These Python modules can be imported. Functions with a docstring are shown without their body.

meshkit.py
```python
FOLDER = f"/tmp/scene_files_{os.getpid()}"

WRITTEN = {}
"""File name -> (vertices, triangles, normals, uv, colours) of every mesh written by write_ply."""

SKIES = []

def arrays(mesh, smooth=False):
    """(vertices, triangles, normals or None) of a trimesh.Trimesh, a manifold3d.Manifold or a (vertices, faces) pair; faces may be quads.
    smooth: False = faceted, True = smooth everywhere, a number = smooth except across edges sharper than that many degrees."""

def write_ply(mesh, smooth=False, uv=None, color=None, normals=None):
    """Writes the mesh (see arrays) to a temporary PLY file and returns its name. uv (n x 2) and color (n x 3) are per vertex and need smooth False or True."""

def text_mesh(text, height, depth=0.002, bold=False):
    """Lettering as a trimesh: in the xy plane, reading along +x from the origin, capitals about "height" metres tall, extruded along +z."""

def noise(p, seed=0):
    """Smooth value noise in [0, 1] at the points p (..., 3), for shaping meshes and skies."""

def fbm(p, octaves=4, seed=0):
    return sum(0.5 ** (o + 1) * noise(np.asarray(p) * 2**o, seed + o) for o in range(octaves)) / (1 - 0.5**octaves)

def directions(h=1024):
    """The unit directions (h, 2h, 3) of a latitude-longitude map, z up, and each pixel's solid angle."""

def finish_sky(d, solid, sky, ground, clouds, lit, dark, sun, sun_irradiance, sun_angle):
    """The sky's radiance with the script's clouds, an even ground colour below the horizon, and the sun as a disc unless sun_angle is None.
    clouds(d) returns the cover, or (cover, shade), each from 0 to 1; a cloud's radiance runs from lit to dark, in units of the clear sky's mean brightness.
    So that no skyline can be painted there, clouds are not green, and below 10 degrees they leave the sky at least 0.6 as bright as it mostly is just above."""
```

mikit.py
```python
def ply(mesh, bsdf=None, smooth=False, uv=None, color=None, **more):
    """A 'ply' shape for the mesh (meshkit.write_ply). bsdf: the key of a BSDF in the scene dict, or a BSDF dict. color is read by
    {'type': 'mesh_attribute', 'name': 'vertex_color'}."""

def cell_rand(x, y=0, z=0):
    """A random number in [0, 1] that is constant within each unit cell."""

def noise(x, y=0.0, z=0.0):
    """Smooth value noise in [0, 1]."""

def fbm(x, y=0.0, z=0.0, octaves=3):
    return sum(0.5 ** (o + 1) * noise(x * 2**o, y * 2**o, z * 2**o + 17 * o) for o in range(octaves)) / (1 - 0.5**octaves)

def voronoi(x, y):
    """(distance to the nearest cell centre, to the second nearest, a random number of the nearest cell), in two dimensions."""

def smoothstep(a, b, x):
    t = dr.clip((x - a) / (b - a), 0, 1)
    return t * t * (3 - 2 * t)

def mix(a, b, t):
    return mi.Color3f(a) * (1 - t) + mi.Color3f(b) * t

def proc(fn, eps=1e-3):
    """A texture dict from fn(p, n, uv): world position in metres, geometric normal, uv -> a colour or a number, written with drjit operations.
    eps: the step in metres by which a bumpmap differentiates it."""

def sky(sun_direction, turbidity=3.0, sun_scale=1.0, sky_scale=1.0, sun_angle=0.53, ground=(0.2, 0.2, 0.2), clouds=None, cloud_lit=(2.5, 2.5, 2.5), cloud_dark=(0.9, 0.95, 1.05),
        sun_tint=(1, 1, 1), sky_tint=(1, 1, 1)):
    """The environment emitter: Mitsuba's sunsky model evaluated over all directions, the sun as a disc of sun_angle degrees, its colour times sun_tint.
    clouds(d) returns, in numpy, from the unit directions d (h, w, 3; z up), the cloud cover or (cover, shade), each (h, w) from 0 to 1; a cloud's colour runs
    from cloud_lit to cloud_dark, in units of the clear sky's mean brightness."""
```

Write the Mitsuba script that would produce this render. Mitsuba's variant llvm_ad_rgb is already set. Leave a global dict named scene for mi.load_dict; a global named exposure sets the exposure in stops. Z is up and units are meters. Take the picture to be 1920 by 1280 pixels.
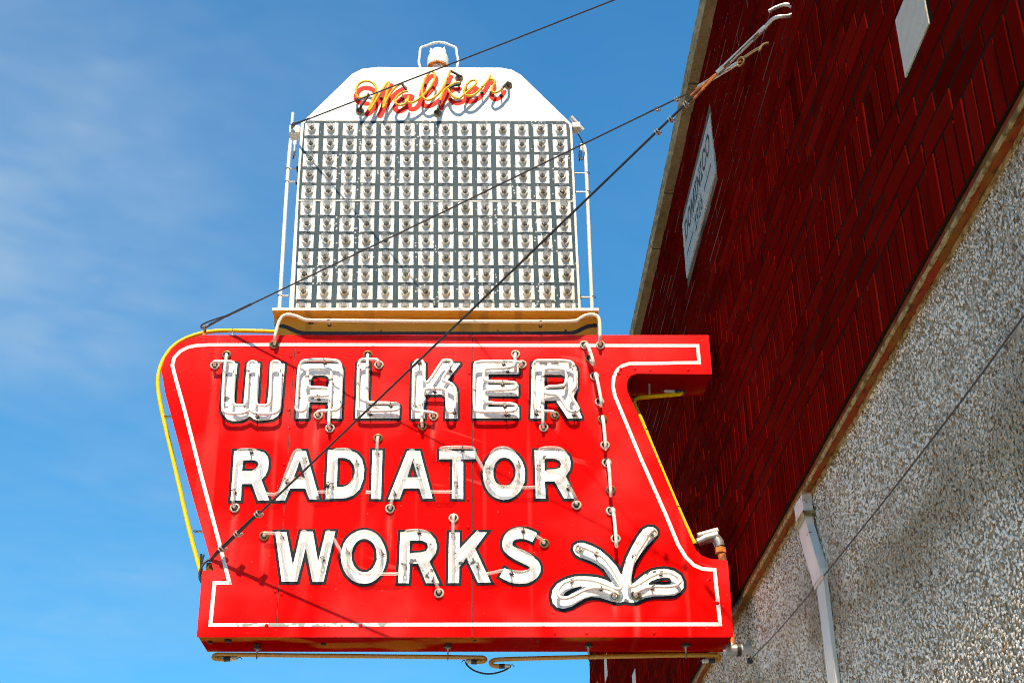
import math
import numpy as np, trimesh, drjit as dr, mitsuba as mi
from shapely.geometry import Point, Polygon, LineString, box as sbox
from shapely.ops import unary_union
from shapely import affinity
import mikit, meshkit
from mikit import proc, noise, fbm, smoothstep, mix, cell_rand, voronoi

T = mi.ScalarTransform4f
scene, labels = {}, {}
rng = np.random.default_rng(7)

# ------------------------------------------------------------------ camera, sky, exposure
EYE = [0.0, 0.0, 1.6]
FWD = [0.02998, 0.88729, 0.46024]
UP = [0.0, -0.46045, 0.88769]
scene['camera'] = {'type': 'perspective', 'fov': 39.5932, 'fov_axis': 'x', 'near_clip': 0.05, 'far_clip': 4000.0,
                   'to_world': T().look_at(origin=EYE, target=[EYE[i] + FWD[i] for i in range(3)], up=UP)}
SUN = [-0.042, -0.602, 0.797]
exposure = 2.45


def wisps(d):
    """Thin cirrus: streaks drawn out along one direction, denser to the west (left) and lower down."""
    z = np.maximum(d[..., 2], 0.05)
    u, v = d[..., 0] / z, d[..., 1] / z
    p, q = u * 0.8 + v * 0.6, v * 0.8 - u * 0.6
    st = np.stack([p, q, u * 0], -1)
    warp = meshkit.fbm(st * 2.2 + 1.7, 4, seed=4)[..., None]
    a = meshkit.fbm(st * np.array([2.0, 2.6, 1.0]) + warp * 0.9, 5, seed=11)
    b = meshkit.fbm(st * np.array([12.0, 17.0, 1.0]) + warp * 3.0, 5, seed=9)
    west = np.clip(0.55 - 1.3 * (u + 0.28), 0.08, 1.0)
    band = 0.25 + 0.75 * np.exp(-((v - 1.50) / 0.62) ** 2)
    cover = (0.24 + np.clip((a - 0.35) * 1.5, 0, 1)) * (0.34 + 1.0 * b) * west * band
    return np.clip(cover * 0.85, 0, 0.7)


scene['sky'] = mikit.sky(SUN, turbidity=2.6, sky_scale=0.76, sun_tint=(1.0, 0.97, 0.90), clouds=wisps, cloud_lit=(1.5, 1.8, 2.0), sky_tint=(0.38, 1.08, 1.25), ground=(0.28, 0.27, 0.25))

# ------------------------------------------------------------------ measured positions, millimetres on the sign's faces (x, z) or in the street (x, y, z)
DATA = {
    'LETTERS': [('W',0,[(-994,4195),(-941,4195),(-942,4008),(-904,4008),(-903,4195),(-849,4195),(-847,4006),(-809,4006),(-806,4195),(-749,4194),(-752,4003),(-754,3979),(-765,3960),(-782,3948),(-805,3943),(-842,3940),(-859,3948),(-875,3960),(-889,3949),(-906,3941),(-942,3939),(-963,3947),(-981,3967),(-990,3986),(-991,4003)],[]),('A',0,[(-692,3949),(-694,4160),(-691,4175),(-681,4189),(-664,4194),(-543,4194),(-524,4187),(-513,4172),(-511,4156),(-509,3949),(-566,3950),(-568,4020),(-641,4021),(-641,3949)],[[(-641,4076),(-639,4126),(-633,4137),(-619,4141),(-589,4141),(-575,4137),(-568,4126),(-569,4075)]]),('L',0,[(-457,4196),(-404,4196),(-404,4004),(-279,4003),(-280,3950),(-455,3950)],[]),('K',0,[(-233,4195),(-178,4195),(-177,4095),(-109,4195),(-35,4195),(-88,4120),(-69,4105),(-53,4087),(-48,4061),(-47,3948),(-97,3948),(-92,4028),(-98,4044),(-112,4054),(-177,4054),(-178,3948),(-232,3948)],[]),('E',0,[(16,4195),(200,4195),(200,4145),(78,4145),(77,4098),(199,4097),(198,4047),(76,4047),(76,4000),(200,3999),(200,3949),(14,3949)],[]),('R',0,[(255,4196),(405,4196),(426,4190),(438,4174),(441,4156),(438,4081),(431,4064),(421,4046),(453,3948),(394,3948),(349,4027),(305,4027),(301,3948),(245,3948)],[[(306,4143),(374,4143),(388,4135),(391,4122),(390,4091),(383,4077),(305,4074)]]),('R',1,[(-926,3811),(-828,3811),(-807,3804),(-792,3786),(-787,3761),(-788,3732),(-796,3708),(-811,3689),(-775,3604),(-818,3603),(-847,3672),(-886,3672),(-884,3603),(-924,3603)],[[(-887,3771),(-846,3771),(-832,3766),(-827,3754),(-829,3739),(-837,3728),(-889,3726)]]),('A',1,[(-683,3810),(-644,3810),(-581,3608),(-620,3607),(-638,3652),(-698,3652),(-714,3604),(-750,3602)],[[(-666,3768),(-640,3691),(-688,3691)]]),('D',1,[(-558,3814),(-471,3812),(-444,3801),(-423,3776),(-412,3734),(-414,3690),(-427,3649),(-449,3624),(-478,3612),(-558,3608)],[[(-518,3781),(-491,3781),(-470,3772),(-454,3750),(-448,3722),(-450,3693),(-463,3671),(-483,3659),(-516,3658)]]),('I',1,[(-383,3813),(-343,3812),(-343,3608),(-382,3609)],[]),('A',1,[(-245,3811),(-195,3810),(-143,3609),(-181,3608),(-195,3652),(-256,3652),(-271,3608),(-316,3607)],[[(-223,3769),(-201,3694),(-244,3694)]]),('T',1,[(-119,3809),(23,3809),(23,3774),(-24,3774),(-24,3607),(-68,3608),(-67,3774),(-119,3774)],[]),('O',1,[(219,3708),(218,3689),(214,3671),(207,3655),(199,3640),(188,3627),(176,3616),(163,3608),(149,3604),(135,3602),(121,3604),(107,3609),(94,3616),(82,3627),(72,3640),(64,3655),(58,3672),(54,3690),(53,3708),(54,3727),(58,3745),(64,3762),(73,3778),(83,3791),(95,3802),(108,3810),(123,3814),(137,3816),(152,3814),(166,3809),(179,3801),(191,3791),(201,3777),(209,3762),(215,3745),(219,3727)],[[(182,3717),(181,3706),(179,3695),(176,3685),(171,3676),(166,3668),(159,3662),(152,3657),(145,3655),(137,3654),(130,3655),(122,3657),(115,3662),(109,3668),(104,3676),(99,3685),(96,3695),(94,3706),(94,3717),(94,3728),(97,3739),(100,3749),(104,3758),(110,3766),(116,3772),(123,3777),(131,3779),(139,3780),(146,3779),(154,3777),(161,3772),(167,3765),(172,3758),(177,3748),(180,3738),(182,3728)]]),('R',1,[(258,3811),(351,3810),(377,3804),(395,3786),(401,3757),(396,3729),(379,3700),(408,3607),(370,3607),(334,3678),(296,3678),(298,3607),(259,3607)],[[(297,3775),(335,3775),(355,3767),(362,3751),(358,3735),(345,3729),(296,3724)]]),('W',2,[(-744,3475),(-701,3475),(-669,3341),(-646,3476),(-600,3476),(-574,3354),(-552,3476),(-514,3476),(-550,3276),(-592,3276),(-624,3411),(-649,3277),(-707,3277)],[]),('O',2,[(-315,3372),(-316,3354),(-320,3336),(-326,3319),(-334,3304),(-344,3291),(-356,3281),(-369,3273),(-384,3269),(-399,3267),(-414,3269),(-428,3274),(-442,3281),(-455,3292),(-466,3305),(-475,3320),(-482,3337),(-487,3355),(-489,3373),(-489,3392),(-485,3410),(-480,3427),(-472,3442),(-461,3456),(-449,3466),(-436,3474),(-421,3479),(-406,3481),(-391,3479),(-376,3474),(-362,3466),(-349,3455),(-338,3442),(-329,3426),(-322,3409),(-317,3391)],[[(-353,3379),(-353,3367),(-355,3356),(-358,3345),(-363,3336),(-368,3327),(-375,3321),(-382,3316),(-390,3313),(-398,3312),(-407,3313),(-415,3316),(-422,3321),(-429,3328),(-436,3336),(-441,3346),(-445,3356),(-447,3367),(-448,3379),(-448,3391),(-446,3402),(-443,3413),(-439,3422),(-433,3431),(-427,3437),(-419,3442),(-411,3445),(-403,3446),(-394,3445),(-386,3442),(-378,3437),(-371,3430),(-365,3422),(-360,3412),(-356,3402),(-354,3390)]]),('R',2,[(-265,3472),(-176,3471),(-150,3464),(-131,3443),(-123,3413),(-129,3386),(-152,3353),(-113,3269),(-163,3269),(-195,3346),(-226,3346),(-228,3269),(-269,3270)],[[(-227,3438),(-181,3437),(-163,3428),(-158,3410),(-166,3394),(-186,3389),(-228,3386)]]),('K',2,[(-78,3470),(-37,3470),(-37,3404),(23,3470),(68,3470),(22,3405),(81,3271),(33,3269),(-10,3364),(-38,3332),(-39,3269),(-81,3269)],[]),('S',2,[(248,3473),(232,3480),(213,3484),(201,3485),(190,3484),(181,3483),(168,3480),(159,3476),(151,3472),(142,3463),(136,3457),(130,3445),(128,3437),(126,3426),(126,3417),(128,3408),(129,3403),(134,3393),(141,3385),(148,3378),(157,3371),(175,3359),(222,3335),(231,3328),(232,3326),(233,3322),(230,3318),(228,3315),(222,3310),(218,3309),(203,3305),(192,3304),(179,3306),(165,3310),(152,3316),(134,3327),(114,3292),(134,3280),(152,3271),(172,3266),(191,3264),(209,3265),(223,3268),(232,3272),(239,3275),(248,3281),(255,3287),(261,3294),(266,3302),(270,3311),(272,3324),(270,3337),(267,3346),(262,3354),(252,3363),(243,3370),(193,3395),(179,3405),(169,3413),(167,3417),(165,3421),(166,3427),(167,3430),(170,3435),(172,3437),(180,3441),(194,3443),(207,3443),(220,3440),(230,3436),(242,3430),(261,3466)],[])],
    'FOUNTAIN': ([(571,3190),(555,3190),(526,3197),(493,3209),(460,3212),(437,3206),(410,3191),(383,3174),(353,3166),(330,3171),(314,3188),(309,3212),(314,3239),(332,3263),(363,3281),(400,3292),(440,3293),(483,3289),(516,3279),(548,3260),(530,3289),(511,3320),(485,3341),(459,3354),(423,3368),(406,3380),(397,3398),(401,3415),(418,3426),(438,3426),(471,3413),(504,3394),(533,3366),(562,3331),(580,3291),(586,3320),(600,3362),(623,3407),(649,3450),(670,3478),(692,3490),(712,3488),(725,3476),(724,3458),(709,3439),(684,3414),(658,3382),(636,3351),(621,3320),(615,3285),(616,3259),(636,3275),(667,3299),(701,3316),(742,3321),(778,3314),(804,3295),(814,3270),(812,3246),(799,3229),(775,3216),(739,3214),(699,3213),(662,3206),(638,3193),(618,3188),(595,3191),(578,3193)],[[(352,3216),(365,3233),(392,3245),(425,3255),(449,3259),(425,3247),(394,3230),(371,3215)],[(671,3257),(689,3271),(713,3281),(743,3287),(763,3283),(769,3269),(761,3259),(741,3258),(705,3259)]]),
    'HOUSINGS_RED': [(-1032,5200,4187),(-988,5200,4234),(-603,5200,3964),(-554,5200,3907),(-415,5200,4234),(-368,5200,4188),(-143,5200,3959),(-187,5200,3916),(189,5200,4236),(215,5200,4190),(343,5200,3961),(297,5200,3909),(-905,5200,3572),(-362,5200,3864),(-307,5200,3567),(417,5200,3579),(-785,5200,3458),(-114,5200,3229),(-61,5200,3527),(288,5200,3423),(548,5200,3212),(423,5200,3403),(628,5200,3217),(709,5200,3463),(473,5200,4280),(494,5200,4218),(510,5200,4136),(525,5200,4021),(533,5200,3945),(539,5200,3831),(542,5200,3756),(553,5200,3641),(549,5200,3554),(563,5200,3441),(-799,5200,4281),(540,5200,4279)],
    'TUBES_RED': [('W',6.5,[(-1032,5212,4187),(-1032,5163,4186),(-1024,5163,4187),(-960,5163,4187),(-950,5163,4181),(-946,5163,4165),(-942,5163,4009),(-935,5163,3996),(-922,5163,3991),(-902,5163,3991),(-890,5163,3997),(-886,5163,4012),(-892,5163,4172),(-887,5163,4184),(-875,5163,4187),(-862,5163,4184),(-855,5163,4172),(-851,5163,4007),(-844,5163,3995),(-833,5163,3991),(-810,5163,3991),(-798,5163,3997),(-794,5163,4012),(-800,5163,4174),(-795,5163,4186),(-782,5163,4189),(-768,5163,4184),(-760,5163,4169),(-758,5163,4118),(-754,5163,3985),(-758,5163,3966),(-778,5163,3955),(-844,5163,3955),(-860,5163,3963),(-872,5163,3974),(-885,5163,3964),(-905,5163,3956),(-958,5163,3956),(-974,5163,3968),(-981,5163,3986),(-986,5163,4142),(-984,5163,4169),(-982,5163,4213),(-983,5163,4221),(-988,5212,4234)]),('A',6.5,[(-603,5212,3964),(-605,5163,3957),(-601,5163,3966),(-592,5163,3968),(-533,5163,3969),(-518,5163,3977),(-513,5163,3998),(-515,5163,4145),(-522,5163,4180),(-540,5163,4195),(-667,5163,4195),(-682,5163,4180),(-688,5163,4152),(-688,5163,3992),(-689,5163,3975),(-678,5163,3966),(-660,5163,3966),(-649,5163,3977),(-646,5163,4025),(-642,5163,4033),(-569,5163,4033),(-560,5163,4038),(-561,5163,4061),(-573,5163,4069),(-639,5163,4071),(-649,5163,4081),(-651,5163,4138),(-648,5163,4152),(-637,5163,4156),(-568,5163,4156),(-557,5163,4148),(-555,5163,4135),(-555,5163,4018),(-557,5163,3933),(-555,5163,3900),(-554,5212,3907)]),('L',6.5,[(-415,5212,4234),(-413,5163,4223),(-412,5163,4172),(-410,5163,4018),(-403,5163,4005),(-391,5163,4002),(-299,5163,4002),(-284,5163,3996),(-280,5163,3981),(-289,5163,3968),(-435,5163,3966),(-445,5163,3977),(-448,5163,4165),(-444,5163,4190),(-431,5163,4198),(-385,5163,4198),(-372,5163,4194),(-367,5163,4184),(-368,5212,4188)]),('K',6.5,[(-143,5212,3959),(-143,5163,3955),(-149,5163,3962),(-214,5163,3965),(-224,5163,3975),(-225,5163,3998),(-223,5163,4172),(-216,5163,4190),(-202,5163,4194),(-190,5163,4189),(-185,5163,4172),(-183,5163,4108),(-177,5163,4091),(-165,5163,4092),(-111,5163,4187),(-102,5163,4194),(-78,5163,4193),(-69,5163,4183),(-73,5163,4168),(-109,5163,4111),(-106,5163,4099),(-83,5163,4092),(-65,5163,4081),(-57,5163,4061),(-54,5163,4031),(-60,5163,3968),(-75,5163,3957),(-90,5163,3968),(-91,5163,4051),(-100,5163,4064),(-176,5163,4065),(-186,5163,4054),(-189,5163,3932),(-188,5163,3909),(-187,5212,3916)]),('E',6.5,[(189,5212,4236),(187,5163,4228),(184,5163,4178),(176,5163,4158),(70,5163,4155),(59,5163,4144),(57,5163,4111),(66,5163,4096),(174,5163,4095),(189,5163,4087),(189,5163,4069),(178,5163,4060),(69,5163,4057),(58,5163,4047),(58,5163,4016),(67,5163,4001),(175,5163,3999),(189,5163,3989),(188,5163,3974),(175,5163,3963),(30,5163,3961),(18,5163,3971),(20,5163,4168),(27,5163,4188),(178,5163,4188),(196,5163,4185),(211,5163,4180),(215,5212,4190)]),('R',6.5,[(343,5212,3961),(339,5163,3957),(331,5163,3966),(272,5163,3965),(262,5163,3976),(259,5163,4168),(267,5163,4188),(280,5163,4191),(396,5163,4191),(417,5163,4183),(427,5163,4165),(429,5163,4080),(419,5163,4060),(405,5163,4047),(409,5163,4030),(436,5163,3980),(436,5163,3969),(425,5163,3961),(403,5163,3963),(390,5163,3975),(363,5163,4028),(349,5163,4038),(307,5163,4040),(301,5163,4054),(309,5163,4074),(371,5163,4076),(388,5163,4084),(395,5163,4134),(387,5163,4152),(307,5163,4154),(298,5163,4141),(292,5163,3990),(293,5163,3905),(297,5212,3909)]),('C',6.5,[(-905,5212,3572),(-908,5168,3580),(-910,5168,3598),(-912,5168,3679),(-913,5168,3786),(-903,5168,3802),(-882,5168,3804),(-846,5168,3803),(-828,5168,3795),(-817,5168,3779),(-813,5168,3757),(-818,5168,3732),(-832,5168,3714),(-851,5168,3706),(-880,5168,3705),(-865,5168,3694),(-836,5168,3693),(-823,5168,3678),(-798,5168,3629),(-785,5168,3618),(-747,5168,3616),(-732,5168,3625),(-712,5168,3703),(-688,5168,3791),(-672,5168,3804),(-656,5168,3795),(-640,5168,3747),(-615,5168,3637),(-603,5168,3626),(-554,5168,3626)]),('C',6.5,[(-704,5168,3664),(-690,5168,3678),(-679,5168,3681),(-650,5168,3683),(-638,5168,3673)]),('C',6.5,[(-563,5168,3626),(-545,5168,3626),(-534,5168,3631),(-538,5168,3785),(-527,5168,3804),(-480,5168,3805),(-459,5168,3789),(-443,5168,3762),(-438,5168,3721),(-445,5168,3683),(-463,5168,3652),(-488,5168,3640),(-516,5168,3638)]),('C',6.5,[(-401,5168,3625),(-378,5168,3624),(-365,5168,3627),(-362,5168,3649),(-363,5168,3794),(-362,5168,3864),(-362,5212,3864)]),('C',6.5,[(-307,5212,3567),(-305,5168,3568),(-300,5168,3588),(-291,5168,3627),(-236,5168,3792),(-226,5168,3801),(-214,5168,3793),(-200,5168,3752),(-173,5168,3633),(-160,5168,3625),(-88,5168,3624),(-61,5168,3625),(-52,5168,3648),(-53,5168,3793),(-104,5168,3797),(-114,5168,3803),(-108,5168,3812),(11,5168,3813),(20,5168,3802),(25,5168,3774),(54,5168,3720)]),('C',6.5,[(-264,5168,3672),(-245,5168,3679),(-184,5168,3680),(-174,5168,3669)]),('C',6.5,[(29,5168,3770),(54,5168,3720),(72,5168,3688),(88,5168,3666),(114,5168,3646),(154,5168,3643),(172,5168,3660),(187,5168,3694),(194,5168,3738),(183,5168,3780),(159,5168,3804),(127,5168,3812),(94,5168,3799),(77,5168,3764),(70,5168,3720),(75,5168,3691),(90,5168,3665),(117,5168,3644),(154,5168,3642),(257,5168,3642),(270,5168,3647),(271,5168,3719),(271,5168,3792),(284,5168,3809),(349,5168,3810),(372,5168,3795),(386,5168,3770),(379,5168,3741),(364,5168,3722),(346,5168,3713),(296,5168,3710),(322,5168,3703),(352,5168,3703),(372,5168,3684),(391,5168,3643),(415,5168,3590),(417,5212,3579)]),('C',6.5,[(-785,5212,3458),(-782,5168,3459),(-769,5168,3460),(-735,5168,3458),(-723,5168,3461),(-716,5168,3449),(-690,5168,3313),(-677,5168,3294),(-663,5168,3296),(-653,5168,3312),(-642,5168,3455),(-631,5168,3469),(-619,5168,3458),(-591,5168,3312),(-576,5168,3294),(-563,5168,3308),(-545,5168,3458),(-537,5168,3467),(-526,5168,3452),(-489,5168,3389),(-466,5168,3350),(-439,5168,3313),(-411,5168,3298),(-379,5168,3296)]),('C',6.5,[(-415,5168,3298),(-381,5168,3296),(-361,5168,3308),(-343,5168,3340),(-332,5168,3385),(-333,5168,3415),(-351,5168,3448),(-395,5168,3469),(-434,5168,3457),(-459,5168,3424),(-464,5168,3385),(-457,5168,3350),(-441,5168,3317),(-415,5168,3298),(-381,5168,3295),(-274,5168,3296),(-251,5168,3298),(-244,5168,3316),(-246,5168,3411),(-247,5168,3456),(-236,5168,3468),(-186,5168,3468),(-157,5168,3458),(-137,5168,3429),(-139,5168,3402),(-156,5168,3381),(-185,5168,3373),(-222,5168,3372),(-199,5168,3366),(-182,5168,3362),(-167,5168,3337),(-135,5168,3278),(-115,5168,3237),(-114,5212,3229)]),('C',6.5,[(-61,5212,3527),(-62,5168,3535),(-63,5168,3459),(-61,5168,3381),(-63,5168,3290)]),('C',6.5,[(-65,5168,3345),(-54,5168,3363),(-3,5168,3416),(35,5168,3464)]),('C',6.5,[(2,5168,3413),(20,5168,3365),(51,5168,3294),(65,5168,3293),(119,5168,3306),(136,5168,3309),(159,5168,3303),(201,5168,3298),(233,5168,3308),(249,5168,3332),(244,5168,3355),(217,5168,3376),(166,5168,3395),(140,5168,3410),(134,5168,3434),(149,5168,3458),(178,5168,3473),(207,5168,3473),(236,5168,3460),(250,5168,3447),(282,5168,3427),(288,5212,3423)]),('F',6.5,[(548,5212,3212),(545,5172,3217),(541,5172,3227),(525,5172,3234),(495,5172,3240),(459,5172,3239),(422,5172,3226),(389,5172,3206),(355,5172,3196),(333,5172,3206),(332,5172,3233),(354,5172,3259),(391,5172,3272),(440,5172,3273),(486,5172,3263),(532,5172,3242),(558,5172,3231),(574,5172,3237),(569,5172,3263),(542,5172,3314),(514,5172,3356),(471,5172,3384),(442,5172,3395),(424,5172,3407),(423,5212,3403)]),('F',6.5,[(628,5212,3217),(623,5172,3218),(632,5172,3223),(660,5172,3236),(694,5172,3243),(743,5172,3241),(777,5172,3244),(798,5172,3258),(792,5172,3279),(767,5172,3294),(731,5172,3299),(690,5172,3285),(645,5172,3255),(614,5172,3240),(601,5172,3247),(609,5172,3293),(627,5172,3356),(660,5172,3408),(689,5172,3450),(704,5172,3469),(709,5212,3463)]),('J',7,[(473,5212,4280),(482,5148,4263),(509,5148,4154),(494,5212,4218)]),('J',7,[(510,5212,4136),(511,5148,4132),(532,5148,3973),(525,5212,4021)]),('J',7,[(533,5212,3945),(531,5148,3945),(538,5148,3786),(539,5212,3831)]),('J',7,[(542,5212,3756),(546,5148,3750),(548,5148,3587),(553,5212,3641)]),('J',7,[(549,5212,3554),(555,5148,3555),(561,5148,3378),(563,5212,3441)]),('B',7.5,[(-799,5212,4281),(-792,5157,4290),(-784,5157,4351),(-771,5157,4388),(-749,5157,4401),(-711,5157,4393),(-682,5157,4378),(-658,5157,4371),(434,5157,4365),(453,5157,4379),(479,5157,4397),(514,5157,4402),(537,5157,4387),(537,5157,4324),(535,5157,4290),(540,5212,4279)])],
    'TUBES_SCRIPT': [('Y',5.6,[(-454,5190,5547),(-470,5190,5528),(-490,5190,5522),(-506,5190,5533),(-512,5190,5555),(-508,5190,5589),(-491,5190,5612),(-464,5190,5620),(-439,5190,5612),(-422,5190,5590),(-419,5190,5564),(-429,5190,5525),(-445,5190,5478),(-450,5190,5456),(-445,5190,5456),(-435,5190,5478),(-403,5190,5550),(-375,5190,5604),(-366,5190,5616),(-363,5190,5604),(-374,5190,5548),(-388,5190,5470),(-383,5190,5473),(-373,5190,5514),(-352,5190,5559),(-330,5190,5590),(-305,5190,5609)]),('N',5.6,[(-454,5190,5547),(-467,5190,5511),(-480,5190,5494),(-489,5190,5467),(-493,5247,5484)]),('N',5.6,[(-305,5190,5609),(-296,5190,5590),(-284,5190,5571)]),('Y',5.6,[(-278,5190,5564),(-296,5190,5560),(-322,5190,5540),(-335,5190,5515),(-330,5190,5491),(-307,5190,5484),(-287,5190,5493),(-277,5190,5521),(-271,5190,5540),(-278,5190,5515),(-276,5190,5500),(-256,5190,5498),(-232,5190,5515),(-216,5190,5534),(-219,5190,5529),(-184,5190,5570),(-160,5190,5622),(-154,5190,5660),(-172,5190,5681),(-188,5190,5663),(-207,5190,5614),(-217,5190,5563),(-208,5190,5525),(-186,5190,5511),(-159,5190,5526),(-129,5190,5563),(-110,5190,5605),(-86,5190,5681)]),('N',5.6,[(-86,5190,5680),(-74,5190,5671),(-55,5190,5662),(-49,5190,5648),(-47,5247,5673)]),('Y',5.6,[(-131,5190,5512),(-120,5190,5563),(-96,5190,5588),(-60,5190,5614),(-43,5190,5612)]),('N',5.6,[(-131,5190,5512),(-139,5190,5472),(-142,5190,5455),(-143,5247,5475)]),('N',5.6,[(-43,5190,5611),(-44,5190,5600),(-68,5190,5600),(-92,5190,5579)]),('Y',5.6,[(-96,5190,5576),(-85,5190,5550),(-68,5190,5528),(-46,5190,5522),(-27,5190,5542),(9,5190,5581),(33,5190,5609),(30,5190,5626),(12,5190,5630),(-10,5190,5605),(-26,5190,5567),(-20,5190,5543),(4,5190,5536),(31,5190,5551),(59,5190,5589),(92,5190,5637),(95,5190,5660),(90,5190,5634),(112,5190,5631),(119,5190,5617),(100,5190,5582),(102,5190,5563),(117,5190,5554),(142,5190,5572),(150,5190,5582)]),('N',5.6,[(150,5190,5582),(164,5190,5605),(178,5190,5620),(178,5247,5633)])],
    'HOUSINGS_SCRIPT': [(-493,5235,5484),(-47,5235,5673),(-143,5235,5475),(178,5235,5633)],
    'SCRIPT_STROKES': [(19,[(-461,5526),(-484,5528),(-505,5536),(-515,5559),(-509,5590),(-491,5610),(-469,5617),(-442,5608),(-425,5587),(-424,5568),(-432,5531),(-447,5498),(-460,5467)]),(18,[(-453,5470),(-425,5503),(-393,5576),(-365,5622),(-356,5630)]),(19,[(-359,5627),(-381,5543),(-403,5459)]),(19,[(-401,5459),(-375,5518),(-354,5560),(-325,5594),(-295,5614)]),(20,[(-268,5569),(-289,5571),(-317,5543),(-336,5512),(-332,5490),(-314,5483),(-289,5499),(-270,5532),(-261,5566)]),(19,[(-263,5560),(-272,5527),(-271,5499),(-251,5493),(-226,5519),(-218,5552),(-180,5591),(-155,5636),(-150,5670),(-167,5688),(-189,5670),(-211,5614),(-219,5559),(-211,5522),(-193,5510),(-163,5522),(-132,5550)]),(20,[(-86,5680),(-108,5615),(-129,5503)]),(17,[(-118,5546),(-97,5584),(-69,5610),(-44,5611)]),(18,[(-99,5574),(-85,5546),(-60,5528),(-33,5537),(-13,5557),(17,5581),(38,5609),(26,5621),(1,5606),(-16,5571),(-10,5540),(12,5539),(48,5561),(79,5616),(93,5655)]),(17,[(93,5655),(113,5637),(115,5613),(101,5582),(104,5558),(120,5551),(145,5567),(160,5598)])],
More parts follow.
